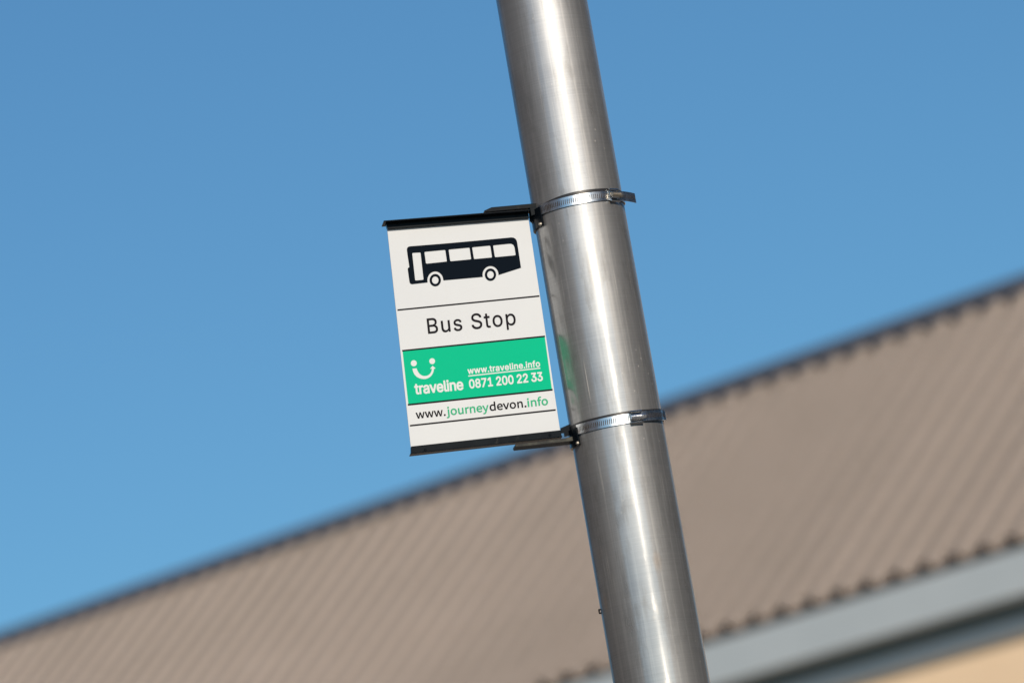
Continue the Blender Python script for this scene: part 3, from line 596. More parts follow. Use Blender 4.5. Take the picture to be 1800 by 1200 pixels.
[128,-19,115,-7,109,9,106,21,93,61,90,73,81,101,64,161,53,193,26,285,1,365,0,373,0,381,3,389,8,395,16,400,24,401,84,401,96,398,108,386,110,381,125,325,146,253,164,185,168,176,172,180,178,201,217,345,225,373,232,390,240,398,252,401,316,401,328,398,333,393,338,385,393,181,396,176,400,180,407,209,453,373,457,385,462,393,468,398,480,401,540,401,548,400,556,395,560,389,563,381,563,365,546,305,533,265,530,253,521,225,506,173,493,133,478,81,465,41,462,29,450,-7,444,-16,436,-21,428,-22,368,-22,356,-19,348,-11,341,5,293,173,287,197,284,206,280,202,277,193,226,13,220,-3,216,-11,208,-19,196,-22,140,-22],
[712,-19,706,-15,701,-7,658,137,645,177,630,229,617,269,614,281,593,349,588,369,588,377,591,389,596,395,604,400,612,401,672,401,684,398,692,390,698,377,714,321,721,293,742,221,752,182,756,175,759,181,774,233,813,377,819,389,828,398,840,401,900,401,912,398,921,389,926,381,965,237,970,221,980,181,984,175,986,177,995,209,1041,377,1050,393,1056,398,1068,401,1128,401,1136,400,1144,395,1148,389,1151,381,1151,369,1150,361,1137,321,1134,309,1125,281,1110,229,1097,189,1070,97,1057,57,1042,5,1036,-11,1032,-16,1024,-21,1016,-22,956,-22,944,-19,936,-11,925,17,914,57,905,85,881,169,874,197,872,204,868,204,865,197,858,169,834,85,825,57,814,17,804,-11,796,-19,784,-22,724,-22],
[1300,-19,1291,-11,1277,29,1262,81,1249,121,1246,133,1177,361,1176,369,1176,381,1179,389,1184,395,1192,400,1200,401,1260,401,1272,398,1280,390,1286,373,1310,289,1337,189,1340,181,1344,177,1348,184,1350,193,1369,265,1382,309,1389,337,1403,385,1415,397,1424,401,1488,401,1500,398,1508,389,1512,381,1518,365,1568,180,1572,176,1574,181,1581,209,1594,253,1601,281,1625,365,1631,381,1638,393,1644,398,1656,401,1716,401,1724,400,1732,395,1736,389,1739,381,1739,373,1738,365,1729,337,1702,245,1689,205,1674,153,1661,113,1634,21,1624,-7,1616,-16,1608,-21,1600,-22,1544,-22,1532,-19,1524,-11,1519,-3,1513,13,1462,193,1460,202,1456,204,1449,185,1398,5,1392,-11,1384,-19,1372,-22,1312,-22],
[2260,-19,2251,-11,2248,-3,2248,5,2248,373,2248,381,2251,389,2260,398,2268,401,2324,401,2336,398,2341,393,2348,384,2352,384,2372,396,2400,405,2452,405,2460,405,2468,402,2473,397,2478,389,2480,377,2480,329,2479,321,2476,313,2468,305,2460,302,2436,302,2424,304,2400,300,2388,295,2376,288,2364,275,2358,265,2353,249,2352,241,2352,5,2351,-3,2348,-11,2340,-19,2328,-22,2272,-22],
[3056,-19,3047,-11,3041,1,3005,93,2987,145,2973,177,2967,197,2953,229,2935,281,2901,365,2900,373,2901,385,2906,393,2912,398,2924,401,2988,401,2996,400,3004,395,3008,389,3014,377,3029,333,3034,321,3096,150,3100,148,3100,149,3111,177,3131,229,3141,261,3147,273,3177,361,3187,385,3192,391,3200,398,3212,401,3276,401,3284,398,3292,389,3295,377,3294,365,3274,309,3261,277,3222,173,3209,141,3202,121,3189,89,3182,69,3152,-7,3140,-19,3132,-22,3068,-22],
[3836,-20,3824,-15,3808,-7,3790,9,3779,25,3768,57,3768,505,3769,513,3774,521,3780,526,3788,529,3848,529,3860,526,3865,521,3870,513,3872,501,3872,93,3876,80,3880,75,3888,74,3900,77,3908,77,3916,74,3925,65,3928,61,3931,53,3939,13,3939,5,3938,-3,3933,-11,3924,-19,3916,-22,3848,-22],
[3988,-19,3979,-11,3976,1,3976,381,3979,389,3984,395,3988,398,3996,401,4060,401,4072,398,4080,389,4083,377,4083,-3,4080,-11,4077,-15,4072,-19,4064,-22,4000,-22],
[4176,-19,4167,-11,4164,1,4164,373,4164,381,4167,389,4172,395,4180,400,4192,401,4248,401,4256,398,4260,395,4264,389,4268,382,4272,381,4296,394,4328,405,4388,405,4412,400,4428,394,4444,386,4460,375,4477,357,4492,333,4502,313,4511,273,4512,105,4511,1,4510,-7,4505,-15,4496,-21,4484,-23,4432,-22,4424,-21,4416,-16,4411,-11,4408,1,4408,233,4403,257,4400,269,4397,277,4388,289,4376,299,4368,302,4356,305,4332,305,4324,304,4312,300,4298,293,4282,277,4275,261,4268,233,4268,5,4266,-7,4260,-16,4256,-19,4248,-22,4188,-22],
[5236,-19,5227,-11,5224,1,5224,381,5227,389,5230,393,5236,398,5244,401,5308,401,5320,398,5328,389,5331,377,5331,-3,5328,-11,5325,-15,5320,-19,5312,-22,5248,-22],
[5424,-19,5415,-11,5412,1,5412,373,5412,381,5415,389,5420,395,5428,400,5440,401,5496,401,5504,398,5508,395,5512,389,5516,382,5520,381,5544,394,5576,405,5636,405,5660,400,5676,394,5692,386,5708,375,5725,357,5740,333,5750,313,5759,273,5760,105,5759,1,5758,-7,5753,-15,5744,-21,5732,-23,5680,-22,5672,-21,5664,-16,5659,-11,5656,1,5656,233,5651,257,5648,269,5645,277,5636,289,5624,299,5616,302,5604,305,5580,305,5572,304,5560,300,5546,293,5530,277,5523,261,5516,233,5516,5,5514,-7,5508,-16,5504,-19,5496,-22,5436,-22],
[5880,-19,5871,-11,5868,1,5867,301,5864,305,5860,305,5816,306,5808,309,5802,313,5797,321,5796,329,5796,373,5797,385,5802,393,5812,400,5820,401,5864,402,5867,405,5868,445,5873,469,5879,485,5883,493,5898,513,5904,519,5924,534,5936,540,5960,548,5976,550,5992,553,6012,553,6028,550,6040,549,6060,544,6068,539,6074,529,6075,521,6075,513,6062,469,6053,453,6044,447,6036,446,6008,451,5988,448,5984,446,5980,441,5976,429,5976,405,5980,402,6036,401,6048,398,6053,393,6058,385,6059,377,6060,333,6059,325,6056,317,6052,312,6044,307,6032,305,5984,305,5980,305,5976,301,5976,5,5974,-7,5968,-16,5964,-19,5956,-22,5892,-22],
[2652,69,2644,71,2632,74,2619,81,2611,93,2609,101,2609,105,2614,121,2624,131,2632,135,2648,140,2668,145,2680,146,2696,149,2712,150,2724,153,2744,156,2747,153,2747,129,2743,113,2736,100,2721,85,2704,76,2684,70],
[6284,69,6260,75,6248,80,6226,101,6214,125,6208,145,6204,165,6204,213,6209,233,6218,261,6228,275,6237,285,6248,295,6268,304,6292,308,6300,306,6316,304,6336,295,6348,285,6361,269,6365,261,6372,241,6379,213,6379,161,6374,141,6365,113,6354,97,6342,85,6336,80,6324,75,6304,70],
[3444,241,3440,242,3437,245,3438,249,3450,273,3468,292,3484,300,3500,305,3520,308,3540,304,3552,300,3564,295,3570,289,3577,281,3589,261,3594,245,3592,242],
[4696,241,4692,242,4688,245,4694,265,4704,279,4712,288,4732,300,4744,304,4768,309,4796,303,4812,295,4818,289,4828,279,4837,265,4842,249,4843,245,4840,242],
[4004,425,3990,433,3974,449,3969,457,3964,477,3964,485,3965,493,3971,509,3978,521,3990,533,3996,538,4008,544,4016,545,4044,545,4056,542,4069,533,4085,517,4090,509,4095,493,4096,485,4095,473,4090,457,4085,449,4068,432,4052,423,4044,422,4016,422],
[5252,425,5238,433,5222,449,5217,457,5212,477,5212,485,5213,493,5219,509,5226,521,5238,533,5244,538,5256,544,5264,545,5292,545,5304,542,5317,533,5333,517,5338,509,5343,493,5344,485,5343,473,5338,457,5333,449,5316,432,5300,423,5292,422,5264,422],
],
'phone': [
[170,-30,162,-27,150,-26,138,-22,98,-1,82,11,69,23,58,39,50,47,45,55,21,103,9,147,8,159,4,171,4,191,0,207,0,303,4,315,4,335,8,347,12,375,21,403,30,425,39,443,61,475,90,503,118,522,142,532,162,537,178,537,194,541,214,541,230,537,246,537,274,528,294,518,310,507,322,495,338,483,358,455,373,431,382,407,390,383,399,343,400,331,403,319,403,191,400,179,399,163,396,151,394,139,390,123,381,95,358,51,346,35,318,7,298,-8,279,-17,254,-26,238,-30,226,-31,178,-31],
[606,-30,598,-27,586,-26,558,-18,518,3,502,15,482,35,467,55,457,75,449,99,448,107,448,163,453,187,474,227,489,247,498,255,509,263,512,267,512,271,510,275,490,295,473,327,468,343,468,355,464,367,464,391,468,403,469,419,477,443,483,455,494,471,526,503,542,514,570,528,602,537,618,537,630,541,638,541,658,541,670,537,678,537,690,537,710,532,730,524,742,518,770,499,790,479,802,463,814,439,823,411,823,351,818,331,807,307,794,287,779,271,779,267,814,231,825,215,834,195,843,163,843,111,840,99,838,87,818,47,810,39,798,23,786,15,778,7,762,-4,735,-17,722,-22,702,-26,690,-27,678,-30,618,-31],
[2562,-30,2554,-27,2542,-26,2530,-22,2502,-8,2486,3,2446,43,2435,59,2423,83,2409,119,2400,155,2400,167,2396,179,2396,207,2392,219,2392,227,2392,283,2396,299,2396,331,2400,343,2405,375,2421,419,2435,447,2454,475,2478,499,2502,516,2526,528,2550,536,2570,537,2586,541,2610,541,2626,537,2642,536,2666,528,2694,514,2714,499,2734,479,2746,463,2757,447,2771,419,2782,387,2791,351,2792,339,2795,327,2796,291,2799,279,2800,271,2800,231,2796,215,2795,183,2792,171,2791,155,2782,119,2767,79,2761,67,2742,39,2706,3,2690,-8,2670,-18,2646,-26,2638,-27,2622,-31,2570,-31],
[3006,-30,2998,-27,2986,-26,2974,-22,2934,-1,2918,11,2902,27,2890,43,2877,63,2857,103,2845,147,2844,159,2840,171,2840,195,2836,211,2836,303,2840,315,2840,335,2844,347,2844,355,2857,403,2871,435,2886,459,2897,475,2926,503,2942,514,2978,532,2998,537,3014,537,3030,541,3050,541,3066,537,3082,537,3110,528,3130,518,3146,507,3162,495,3174,483,3182,472,3190,463,3207,435,3218,407,3226,383,3235,347,3236,331,3239,319,3239,187,3236,175,3235,163,3226,123,3215,91,3194,51,3182,35,3150,3,3134,-8,3114,-18,3090,-26,3070,-30,3018,-31],
[4678,-30,4670,-27,4654,-26,4630,-18,4594,0,4578,11,4546,43,4530,70,4521,95,4516,123,4516,135,4519,143,4526,151,4538,157,4602,157,4614,156,4622,151,4629,143,4631,135,4633,123,4637,111,4642,104,4654,92,4666,85,4686,78,4698,77,4710,73,4722,73,4734,77,4746,78,4758,82,4778,92,4786,100,4791,107,4800,127,4800,155,4799,163,4791,183,4782,195,4770,206,4758,212,4730,221,4710,222,4698,225,4654,225,4646,226,4638,231,4634,235,4629,243,4628,251,4628,299,4629,307,4631,311,4634,315,4654,336,4662,347,4686,372,4694,383,4714,404,4722,415,4729,423,4730,427,4722,429,4574,429,4562,430,4554,435,4547,443,4544,451,4544,459,4544,507,4545,515,4550,523,4554,527,4562,532,4574,533,4866,533,4874,532,4882,527,4886,523,4890,515,4892,507,4892,459,4890,451,4889,447,4874,427,4850,403,4842,391,4822,371,4814,359,4790,335,4776,315,4778,311,4790,308,4822,296,4854,275,4878,251,4899,219,4910,187,4912,179,4911,107,4902,79,4893,59,4878,39,4846,7,4818,-10,4790,-22,4750,-30,4690,-31],
[5122,-30,5114,-27,5098,-26,5062,-14,5046,-6,5026,7,4993,39,4979,59,4969,79,4960,111,4960,135,4962,141,4966,147,4974,154,4982,157,5042,157,5054,156,5062,151,5066,147,5074,131,5077,119,5082,109,5089,99,5098,91,5114,82,5126,78,5138,77,5150,73,5166,73,5178,77,5190,78,5210,86,5228,99,5239,115,5243,127,5244,135,5244,159,5239,175,5235,183,5230,191,5222,199,5202,212,5174,221,5154,222,5142,225,5098,225,5090,226,5082,231,5078,235,5072,247,5072,299,5073,307,5075,311,5090,328,5098,339,5122,364,5130,375,5150,396,5158,407,5173,423,5174,427,5166,429,5014,429,5002,430,4994,435,4987,443,4984,451,4984,459,4984,507,4985,515,4990,523,4994,527,5002,532,5014,533,5310,533,5318,532,5326,527,5330,523,5334,515,5336,507,5336,459,5334,451,5333,447,5318,431,5310,419,5286,395,5278,383,5258,363,5250,351,5226,327,5221,319,5219,315,5222,311,5246,304,5286,283,5302,271,5314,259,5333,235,5346,207,5355,179,5356,115,5350,91,5341,67,5322,39,5294,11,5274,-2,5242,-18,5214,-26,5202,-27,5186,-31,5130,-31],
[954,-22,946,-17,939,-9,936,-1,937,11,1049,235,1059,251,1145,423,1144,427,1138,429,926,429,918,430,910,435,906,439,901,447,900,459,900,511,903,519,910,527,918,532,926,533,1014,533,1246,533,1258,532,1266,527,1270,523,1275,511,1275,439,1271,427,1251,387,1241,371,1050,-9,1042,-17,1030,-22,966,-23],
[1374,-22,1366,-17,1362,-13,1356,-1,1356,55,1359,63,1366,71,1374,76,1382,77,1486,77,1490,79,1492,83,1492,387,1491,395,1486,396,1410,340,1406,338,1398,337,1386,338,1378,343,1374,347,1368,359,1368,423,1369,435,1374,443,1382,451,1418,476,1442,495,1462,508,1486,527,1498,533,1518,533,1578,533,1586,532,1594,527,1598,523,1603,511,1604,83,1605,79,1610,77,1694,77,1702,76,1710,71,1717,63,1719,55,1720,7,1718,-5,1714,-13,1710,-17,1702,-22,1694,-23,1386,-23],
[1986,-22,1978,-17,1974,-13,1968,-1,1968,51,1969,59,1971,63,1977,71,2021,115,2033,131,2085,183,2094,195,2145,247,2154,259,2178,284,2186,295,2197,307,2207,323,2215,339,2219,351,2222,371,2219,391,2209,411,2202,418,2186,428,2170,433,2150,435,2130,433,2124,431,2106,422,2098,416,2087,403,2081,387,2079,375,2074,355,2070,347,2066,343,2058,338,2050,337,1990,338,1984,339,1978,343,1971,351,1968,359,1968,391,1972,403,1973,415,1977,427,1989,451,2002,471,2034,503,2046,511,2074,526,2090,532,2110,537,2126,537,2138,541,2162,541,2178,537,2194,537,2214,532,2238,522,2250,515,2278,495,2294,479,2315,447,2322,431,2326,419,2332,391,2332,355,2326,327,2318,303,2309,283,2294,259,2282,243,2271,231,2266,223,2250,207,2242,195,2190,143,2182,131,2138,87,2137,83,2146,81,2310,81,2322,80,2330,75,2334,71,2339,59,2340,7,2338,-5,2334,-13,2330,-17,2322,-22,2314,-23,1998,-23],
[3490,-22,3482,-17,3478,-13,3472,-1,3472,47,3473,55,3475,59,3481,67,3514,100,3525,115,3573,163,3585,179,3637,231,3646,243,3677,275,3686,287,3701,303,3719,331,3728,359,3728,379,3727,387,3723,399,3712,415,3708,419,3690,428,3674,433,3658,435,3638,433,3622,428,3603,415,3594,401,3589,391,3584,371,3582,355,3578,347,3574,343,3566,338,3558,337,3498,338,3492,339,3486,343,3479,351,3476,359,3476,395,3481,419,3485,431,3493,447,3506,467,3514,476,3526,491,3534,496,3550,510,3586,528,3610,536,3634,537,3650,541,3674,541,3686,537,3702,537,3722,532,3762,512,3770,507,3806,471,3815,459,3830,429,3834,415,3836,391,3839,379,3840,367,3836,351,3835,335,3830,315,3811,275,3798,255,3786,239,3775,227,3770,219,3750,199,3742,187,3670,115,3662,103,3646,87,3645,83,3654,81,3818,81,3830,80,3838,75,3842,71,3847,59,3848,7,3846,-5,3842,-13,3838,-17,3830,-22,3822,-23,3502,-23],
[3934,-22,3926,-17,3922,-13,3916,-1,3916,47,3917,55,3919,59,3922,63,3942,84,3950,95,4001,147,4013,163,4065,215,4074,227,4117,271,4126,283,4138,296,4158,325,4167,343,4172,363,4172,375,4171,383,4163,403,4158,411,4146,422,4134,428,4118,433,4102,434,4082,433,4066,428,4058,424,4050,419,4043,411,4036,399,4029,379,4026,355,4022,347,4018,343,4010,338,4002,337,3938,338,3932,339,3926,343,3919,351,3916,359,3916,371,3920,383,3920,403,3925,423,3943,459,3958,479,3978,499,4006,518,4038,532,4058,537,4074,537,4086,541,4110,541,4126,537,4150,536,4182,524,4202,514,4218,503,4250,471,4261,455,4267,443,4278,411,4280,403,4280,343,4274,319,4270,306,4257,279,4238,251,4226,235,4214,223,4206,211,4182,187,4174,175,4094,95,4089,87,4089,83,4098,81,4258,81,4270,80,4278,75,4282,71,4287,59,4288,7,4286,-5,4282,-13,4278,-17,4270,-22,4262,-23,3946,-23],
[194,74,178,78,170,82,154,95,143,107,129,135,121,159,112,199,112,227,108,243,108,259,111,275,112,307,115,319,116,331,121,351,129,375,137,391,150,411,162,422,182,432,202,435,206,434,222,432,234,428,251,415,269,391,275,379,287,343,288,331,292,319,292,299,296,283,296,227,292,211,292,191,283,151,279,139,267,115,257,99,246,88,226,78,206,73],
[630,74,622,77,610,78,590,86,582,91,570,104,565,111,560,127,560,147,561,155,565,167,575,183,582,190,596,199,626,209,662,209,670,208,682,204,698,196,705,191,718,179,727,163,732,143,731,131,727,115,725,111,714,96,706,90,682,78,678,77,670,77,658,73,638,73],
[2586,74,2562,83,2554,88,2542,99,2529,119,2517,147,2508,183,2507,195,2504,207,2504,295,2507,311,2509,331,2521,371,2528,387,2543,411,2550,418,2566,428,2582,433,2594,434,2606,433,2614,432,2626,428,2645,415,2658,397,2671,371,2680,343,2680,335,2684,323,2684,307,2688,295,2688,215,2679,163,2667,127,2662,117,2653,103,2641,91,2626,81,2602,73],
[3030,74,3014,78,3006,82,2990,95,2979,107,2965,135,2957,159,2952,179,2951,191,2948,203,2948,231,2944,247,2944,259,2947,275,2948,307,2951,319,2953,335,2965,375,2974,393,2986,411,2994,419,3002,424,3022,433,3046,434,3058,432,3070,428,3087,415,3101,399,3111,379,3123,343,3124,331,3128,319,3128,299,3132,283,3132,223,3128,207,3128,191,3119,151,3115,139,3103,115,3093,99,3082,88,3062,78,3042,73],
[634,314,618,318,602,326,594,332,581,351,576,371,576,379,581,399,585,407,590,415,598,422,610,428,622,432,646,437,654,434,670,432,682,428,698,417,706,405,711,395,714,375,712,359,705,343,686,324,670,318,650,313],
],
'www': [
[880,-10,873,-8,866,-3,864,-1,860,7,858,14,858,26,860,32,863,38,868,44,874,48,878,49,892,49,896,49,902,46,910,38,913,34,915,28,915,8,912,2,906,-4,902,-6,894,-10],
[56,-6,54,-5,52,-2,51,2,44,26,41,38,34,62,31,74,24,98,21,110,14,134,11,146,4,170,0,188,0,192,3,194,8,195,36,195,40,194,44,190,47,182,48,178,49,174,60,130,63,120,64,116,73,80,74,74,78,57,80,60,81,62,90,98,93,108,96,120,99,130,104,150,107,160,110,172,113,182,114,186,116,190,118,194,122,195,152,195,156,194,159,190,163,178,166,166,169,156,172,144,175,134,180,114,183,104,186,92,189,82,194,60,196,58,196,56,199,64,200,68,201,72,202,78,213,122,214,126,215,130,216,134,217,138,220,150,221,154,224,166,225,170,226,174,229,184,230,188,232,192,235,194,240,195,268,195,270,194,272,192,273,186,271,176,268,166,265,154,262,144,257,124,254,114,251,102,248,92,245,80,242,70,239,58,236,48,231,28,228,18,225,6,223,0,220,-3,218,-6,214,-6,180,-7,176,-6,174,-5,172,-3,170,2,167,14,164,24,159,44,156,54,151,74,148,84,139,120,136,127,134,120,129,100,126,90,119,62,116,52,111,32,108,22,103,2,100,-3,98,-6,94,-6],
[338,-6,336,-5,334,-3,332,2,330,8,329,12,322,36,319,48,312,72,309,84,302,108,299,120,292,144,289,156,282,180,282,190,283,192,285,194,290,195,318,195,322,194,324,192,327,184,330,172,333,162,334,158,335,154,346,110,349,100,350,96,353,84,354,78,357,66,358,60,358,59,360,59,361,60,368,88,371,98,374,110,377,120,380,132,383,142,386,154,389,164,394,184,396,192,399,194,402,195,432,195,436,194,440,190,441,188,442,184,445,174,450,154,453,144,456,132,459,122,462,110,465,100,474,64,476,58,476,56,478,58,481,68,482,74,483,78,484,82,485,86,486,90,487,94,488,98,489,102,490,106,491,110,492,114,493,118,494,122,495,126,496,130,497,134,498,138,499,142,510,186,512,192,515,194,520,195,548,195,552,192,553,190,553,184,548,162,547,158,544,148,541,136,538,126,535,114,532,104,529,92,526,82,521,62,518,52,515,40,512,30,509,18,506,8,505,4,502,-4,498,-6,494,-7,458,-6,455,-6,453,-4,452,-2,451,2,448,12,443,32,440,42,435,62,432,72,427,92,424,102,423,106,420,118,419,124,418,127,416,127,414,118,403,74,400,64,395,44,392,34,385,6,382,-1,378,-5,374,-6],
[618,-6,616,-5,614,-3,612,4,611,8,604,32,601,44,594,68,591,80,584,104,581,116,578,126,577,130,570,154,567,166,564,176,563,180,562,184,562,188,562,192,565,194,570,195,598,195,602,194,606,190,613,164,614,160,615,156,616,152,619,142,620,138,621,134,622,130,623,126,624,122,625,118,626,114,637,70,638,64,640,58,643,64,650,92,653,102,656,114,659,124,664,144,667,154,670,166,673,176,676,190,680,194,684,195,714,195,718,194,721,190,723,184,726,172,729,162,732,150,735,140,740,120,743,110,746,98,749,88,756,58,759,56,761,64,762,68,765,82,766,88,767,92,768,96,771,106,772,110,773,114,774,118,775,122,776,126,777,130,778,134,779,138,780,142,781,146,792,190,793,192,795,194,800,195,828,195,832,194,834,192,835,188,831,170,828,160,825,148,822,138,817,118,814,108,811,96,808,86,805,74,802,64,799,52,796,42,791,22,788,12,785,0,782,-3,780,-6,776,-6,740,-6,736,-5,733,-2,732,0,727,20,724,30,719,50,716,60,711,80,708,90,701,118,698,127,696,125,696,122,687,86,684,76,679,56,676,46,669,18,662,-3,660,-6,656,-6],
],
'journey': [
[16,-90,12,-89,4,-86,2,-85,0,-82,0,-76,4,-60,7,-54,10,-51,14,-50,20,-50,28,-52,36,-51,40,-50,42,-48,45,-42,48,-30,48,186,48,190,51,194,54,196,76,196,86,196,90,195,92,192,94,188,94,-34,92,-42,91,-50,88,-58,82,-70,70,-82,58,-89,46,-92,22,-92],
[1112,-88,1104,-87,1096,-84,1094,-83,1092,-80,1092,-76,1099,-50,1102,-47,1106,-46,1116,-48,1126,-47,1134,-45,1138,-42,1146,-34,1151,-24,1155,-16,1159,-2,1157,6,1087,180,1086,186,1087,192,1090,195,1094,196,1124,196,1128,195,1132,190,1154,128,1170,86,1180,58,1182,56,1184,59,1190,82,1209,138,1210,144,1224,186,1227,192,1230,195,1234,196,1264,196,1268,195,1270,193,1271,188,1235,82,1232,74,1217,30,1214,22,1201,-16,1188,-46,1180,-59,1175,-64,1172,-69,1166,-73,1160,-78,1148,-85,1140,-87,1130,-88,1122,-90,1118,-90],
[212,-10,202,-9,188,-5,180,0,166,9,154,20,148,29,137,50,132,66,131,76,130,82,130,106,131,112,132,122,137,140,147,160,154,170,164,180,174,187,180,190,184,193,188,195,196,198,206,200,212,201,218,202,232,202,238,201,246,200,256,197,260,196,276,187,282,182,288,178,293,172,304,156,310,144,318,120,318,110,320,100,320,88,318,80,318,70,315,60,310,46,302,30,297,24,293,18,285,10,276,4,270,0,266,-2,262,-5,254,-7,244,-10,238,-10,232,-12,218,-12],
[404,-10,398,-9,390,-7,382,-2,378,0,368,10,363,18,361,22,356,36,354,50,354,186,354,190,357,194,362,196,392,196,397,194,399,190,400,186,400,62,402,48,407,38,410,36,416,33,422,31,434,31,442,33,452,38,461,46,464,50,470,56,472,60,472,186,472,190,475,194,480,196,510,196,515,194,517,190,518,186,518,2,517,-2,515,-6,510,-8,488,-8,484,-7,481,-6,479,-4,478,0,478,4,477,8,476,10,474,11,462,2,456,-2,452,-4,438,-9,426,-12,410,-12],
[988,-10,978,-9,964,-5,948,4,939,10,928,20,921,30,911,50,906,68,905,78,904,84,904,104,906,112,906,120,908,130,913,144,919,156,932,174,936,178,942,182,947,186,954,191,962,195,976,200,984,201,990,202,1004,202,1010,201,1018,200,1032,195,1040,191,1047,186,1060,172,1068,158,1073,146,1075,140,1076,134,1078,128,1078,114,1080,104,1078,96,1077,86,1076,83,1074,82,1068,80,954,80,952,80,951,78,952,72,954,64,962,50,972,40,984,33,1000,28,1016,29,1032,33,1048,41,1054,42,1058,41,1060,39,1068,22,1070,18,1070,14,1068,10,1067,8,1064,6,1044,-5,1028,-9,1020,-10,1014,-12,994,-12],
[572,-6,569,-4,568,2,568,186,569,192,572,195,576,196,600,196,604,196,607,194,608,192,610,188,610,180,612,178,625,190,636,197,652,202,666,202,670,202,680,199,684,195,685,192,686,182,680,160,678,158,674,156,664,158,656,158,650,158,640,154,626,141,621,134,614,118,614,2,612,-4,610,-6,606,-8,578,-8],
[708,-6,705,-4,704,2,704,186,705,192,707,194,710,196,734,196,740,195,744,190,746,186,746,180,748,179,750,180,756,185,772,195,786,200,796,202,814,202,820,201,826,200,834,197,846,190,856,178,862,166,868,152,868,146,870,138,870,52,870,2,869,-2,868,-5,864,-7,860,-8,832,-8,828,-6,826,-5,824,-2,824,2,824,128,821,138,818,148,813,154,810,157,798,160,792,160,782,157,772,152,764,147,752,135,750,132,750,2,748,-4,746,-6,742,-8,714,-8],
[218,30,208,33,201,36,191,46,185,54,180,68,178,78,178,90,177,94,178,98,178,108,180,116,180,120,182,128,189,142,193,146,200,152,206,156,214,159,218,160,230,160,244,156,250,152,256,146,262,138,269,122,271,110,272,80,269,70,266,60,260,48,252,40,244,34,234,31],
[956,118,954,118,952,120,952,122,954,130,959,140,966,149,976,156,982,159,992,162,1002,162,1014,159,1018,156,1022,153,1028,147,1031,140,1035,126,1035,120,1034,118],
[60,224,56,226,54,227,46,234,44,238,42,246,42,252,42,256,45,264,55,274,62,278,76,278,82,276,86,275,88,274,94,267,96,262,99,250,96,238,93,232,87,226,84,225,78,223,74,222,66,222],
],
'devon': [
[70,-10,64,-9,50,-4,42,0,34,4,22,16,13,30,4,54,3,60,2,66,1,74,0,80,0,106,1,112,2,122,7,140,17,160,22,168,40,186,52,193,56,195,70,200,80,201,86,202,96,202,110,200,118,197,132,191,133,192,134,262,134,280,136,283,140,286,144,286,172,286,177,284,178,282,179,278,180,2,179,-2,177,-6,172,-7,148,-7,144,-6,142,-5,140,-2,139,4,138,6,136,6,126,0,114,-6,98,-11,76,-11],
[298,-10,290,-9,276,-4,258,5,252,11,244,16,240,22,236,27,229,38,223,52,218,72,218,84,216,92,216,96,218,104,218,116,222,134,225,142,233,158,242,170,256,184,264,189,276,195,290,200,298,201,304,202,314,202,320,201,330,200,342,196,352,191,359,186,371,174,380,160,386,144,389,130,390,122,391,116,392,94,390,88,388,84,386,82,380,80,268,80,266,80,264,78,264,74,268,60,271,54,276,48,285,38,298,32,302,31,312,28,328,29,350,35,356,38,360,41,366,42,370,41,372,39,382,20,383,14,382,9,374,4,362,-2,342,-9,334,-10,328,-11,304,-11],
[672,-10,666,-9,652,-4,636,4,628,11,620,16,609,32,601,48,598,56,594,74,594,116,601,142,609,158,616,168,632,184,640,188,644,191,652,195,668,200,678,201,686,202,692,202,698,201,702,200,708,200,724,195,742,185,759,168,766,158,774,142,777,134,781,116,781,72,774,48,766,32,755,16,748,11,741,4,724,-4,710,-9,696,-12,678,-11],
[1046,-10,1036,-5,1029,4,1026,14,1026,24,1027,28,1031,38,1040,47,1044,49,1048,50,1066,50,1073,46,1082,36,1085,26,1085,10,1080,0,1074,-6,1066,-10,1062,-11,1050,-11],
[470,-6,465,-2,443,60,441,64,433,88,431,92,425,110,414,138,407,160,404,166,398,184,398,190,400,193,402,195,408,196,436,196,440,195,444,192,445,188,482,76,484,70,489,54,490,54,492,53,492,54,497,68,501,80,502,84,535,182,539,192,542,195,546,196,576,196,581,194,583,190,583,184,580,178,571,150,568,144,559,116,556,110,547,82,544,76,517,-2,515,-6,510,-7,476,-8],
[824,-6,821,-4,820,2,820,186,821,192,823,194,826,196,850,196,856,195,858,193,859,190,860,182,862,179,864,180,866,182,880,191,892,197,900,200,906,201,912,202,926,202,932,201,940,200,948,197,958,192,972,176,978,164,981,156,982,150,983,144,984,130,985,124,986,52,986,2,985,-2,984,-5,980,-7,976,-8,948,-7,944,-6,942,-5,940,-2,940,2,940,120,938,128,937,134,935,144,932,150,930,153,924,157,920,158,910,160,900,158,892,156,884,151,874,143,867,136,866,134,866,2,864,-4,862,-6,858,-7,830,-8],
[86,30,76,33,69,36,61,44,55,52,50,66,48,76,48,108,50,118,52,126,56,134,61,142,74,155,80,158,88,160,96,160,104,160,118,156,128,149,133,144,134,142,134,54,132,50,124,42,112,34,102,31],
[680,30,670,33,660,40,654,46,649,54,642,74,641,80,640,84,640,102,641,110,642,114,646,130,649,136,655,144,664,153,670,156,678,160,682,160,694,160,704,158,710,155,724,140,729,130,733,116,734,112,736,104,736,84,734,76,733,72,729,58,722,46,716,40,708,34,698,31,688,30],
[268,116,266,117,264,118,264,120,268,134,275,144,286,155,296,160,304,162,314,162,324,160,334,155,336,153,342,144,346,134,347,128,349,118,348,117],
],
'info': [
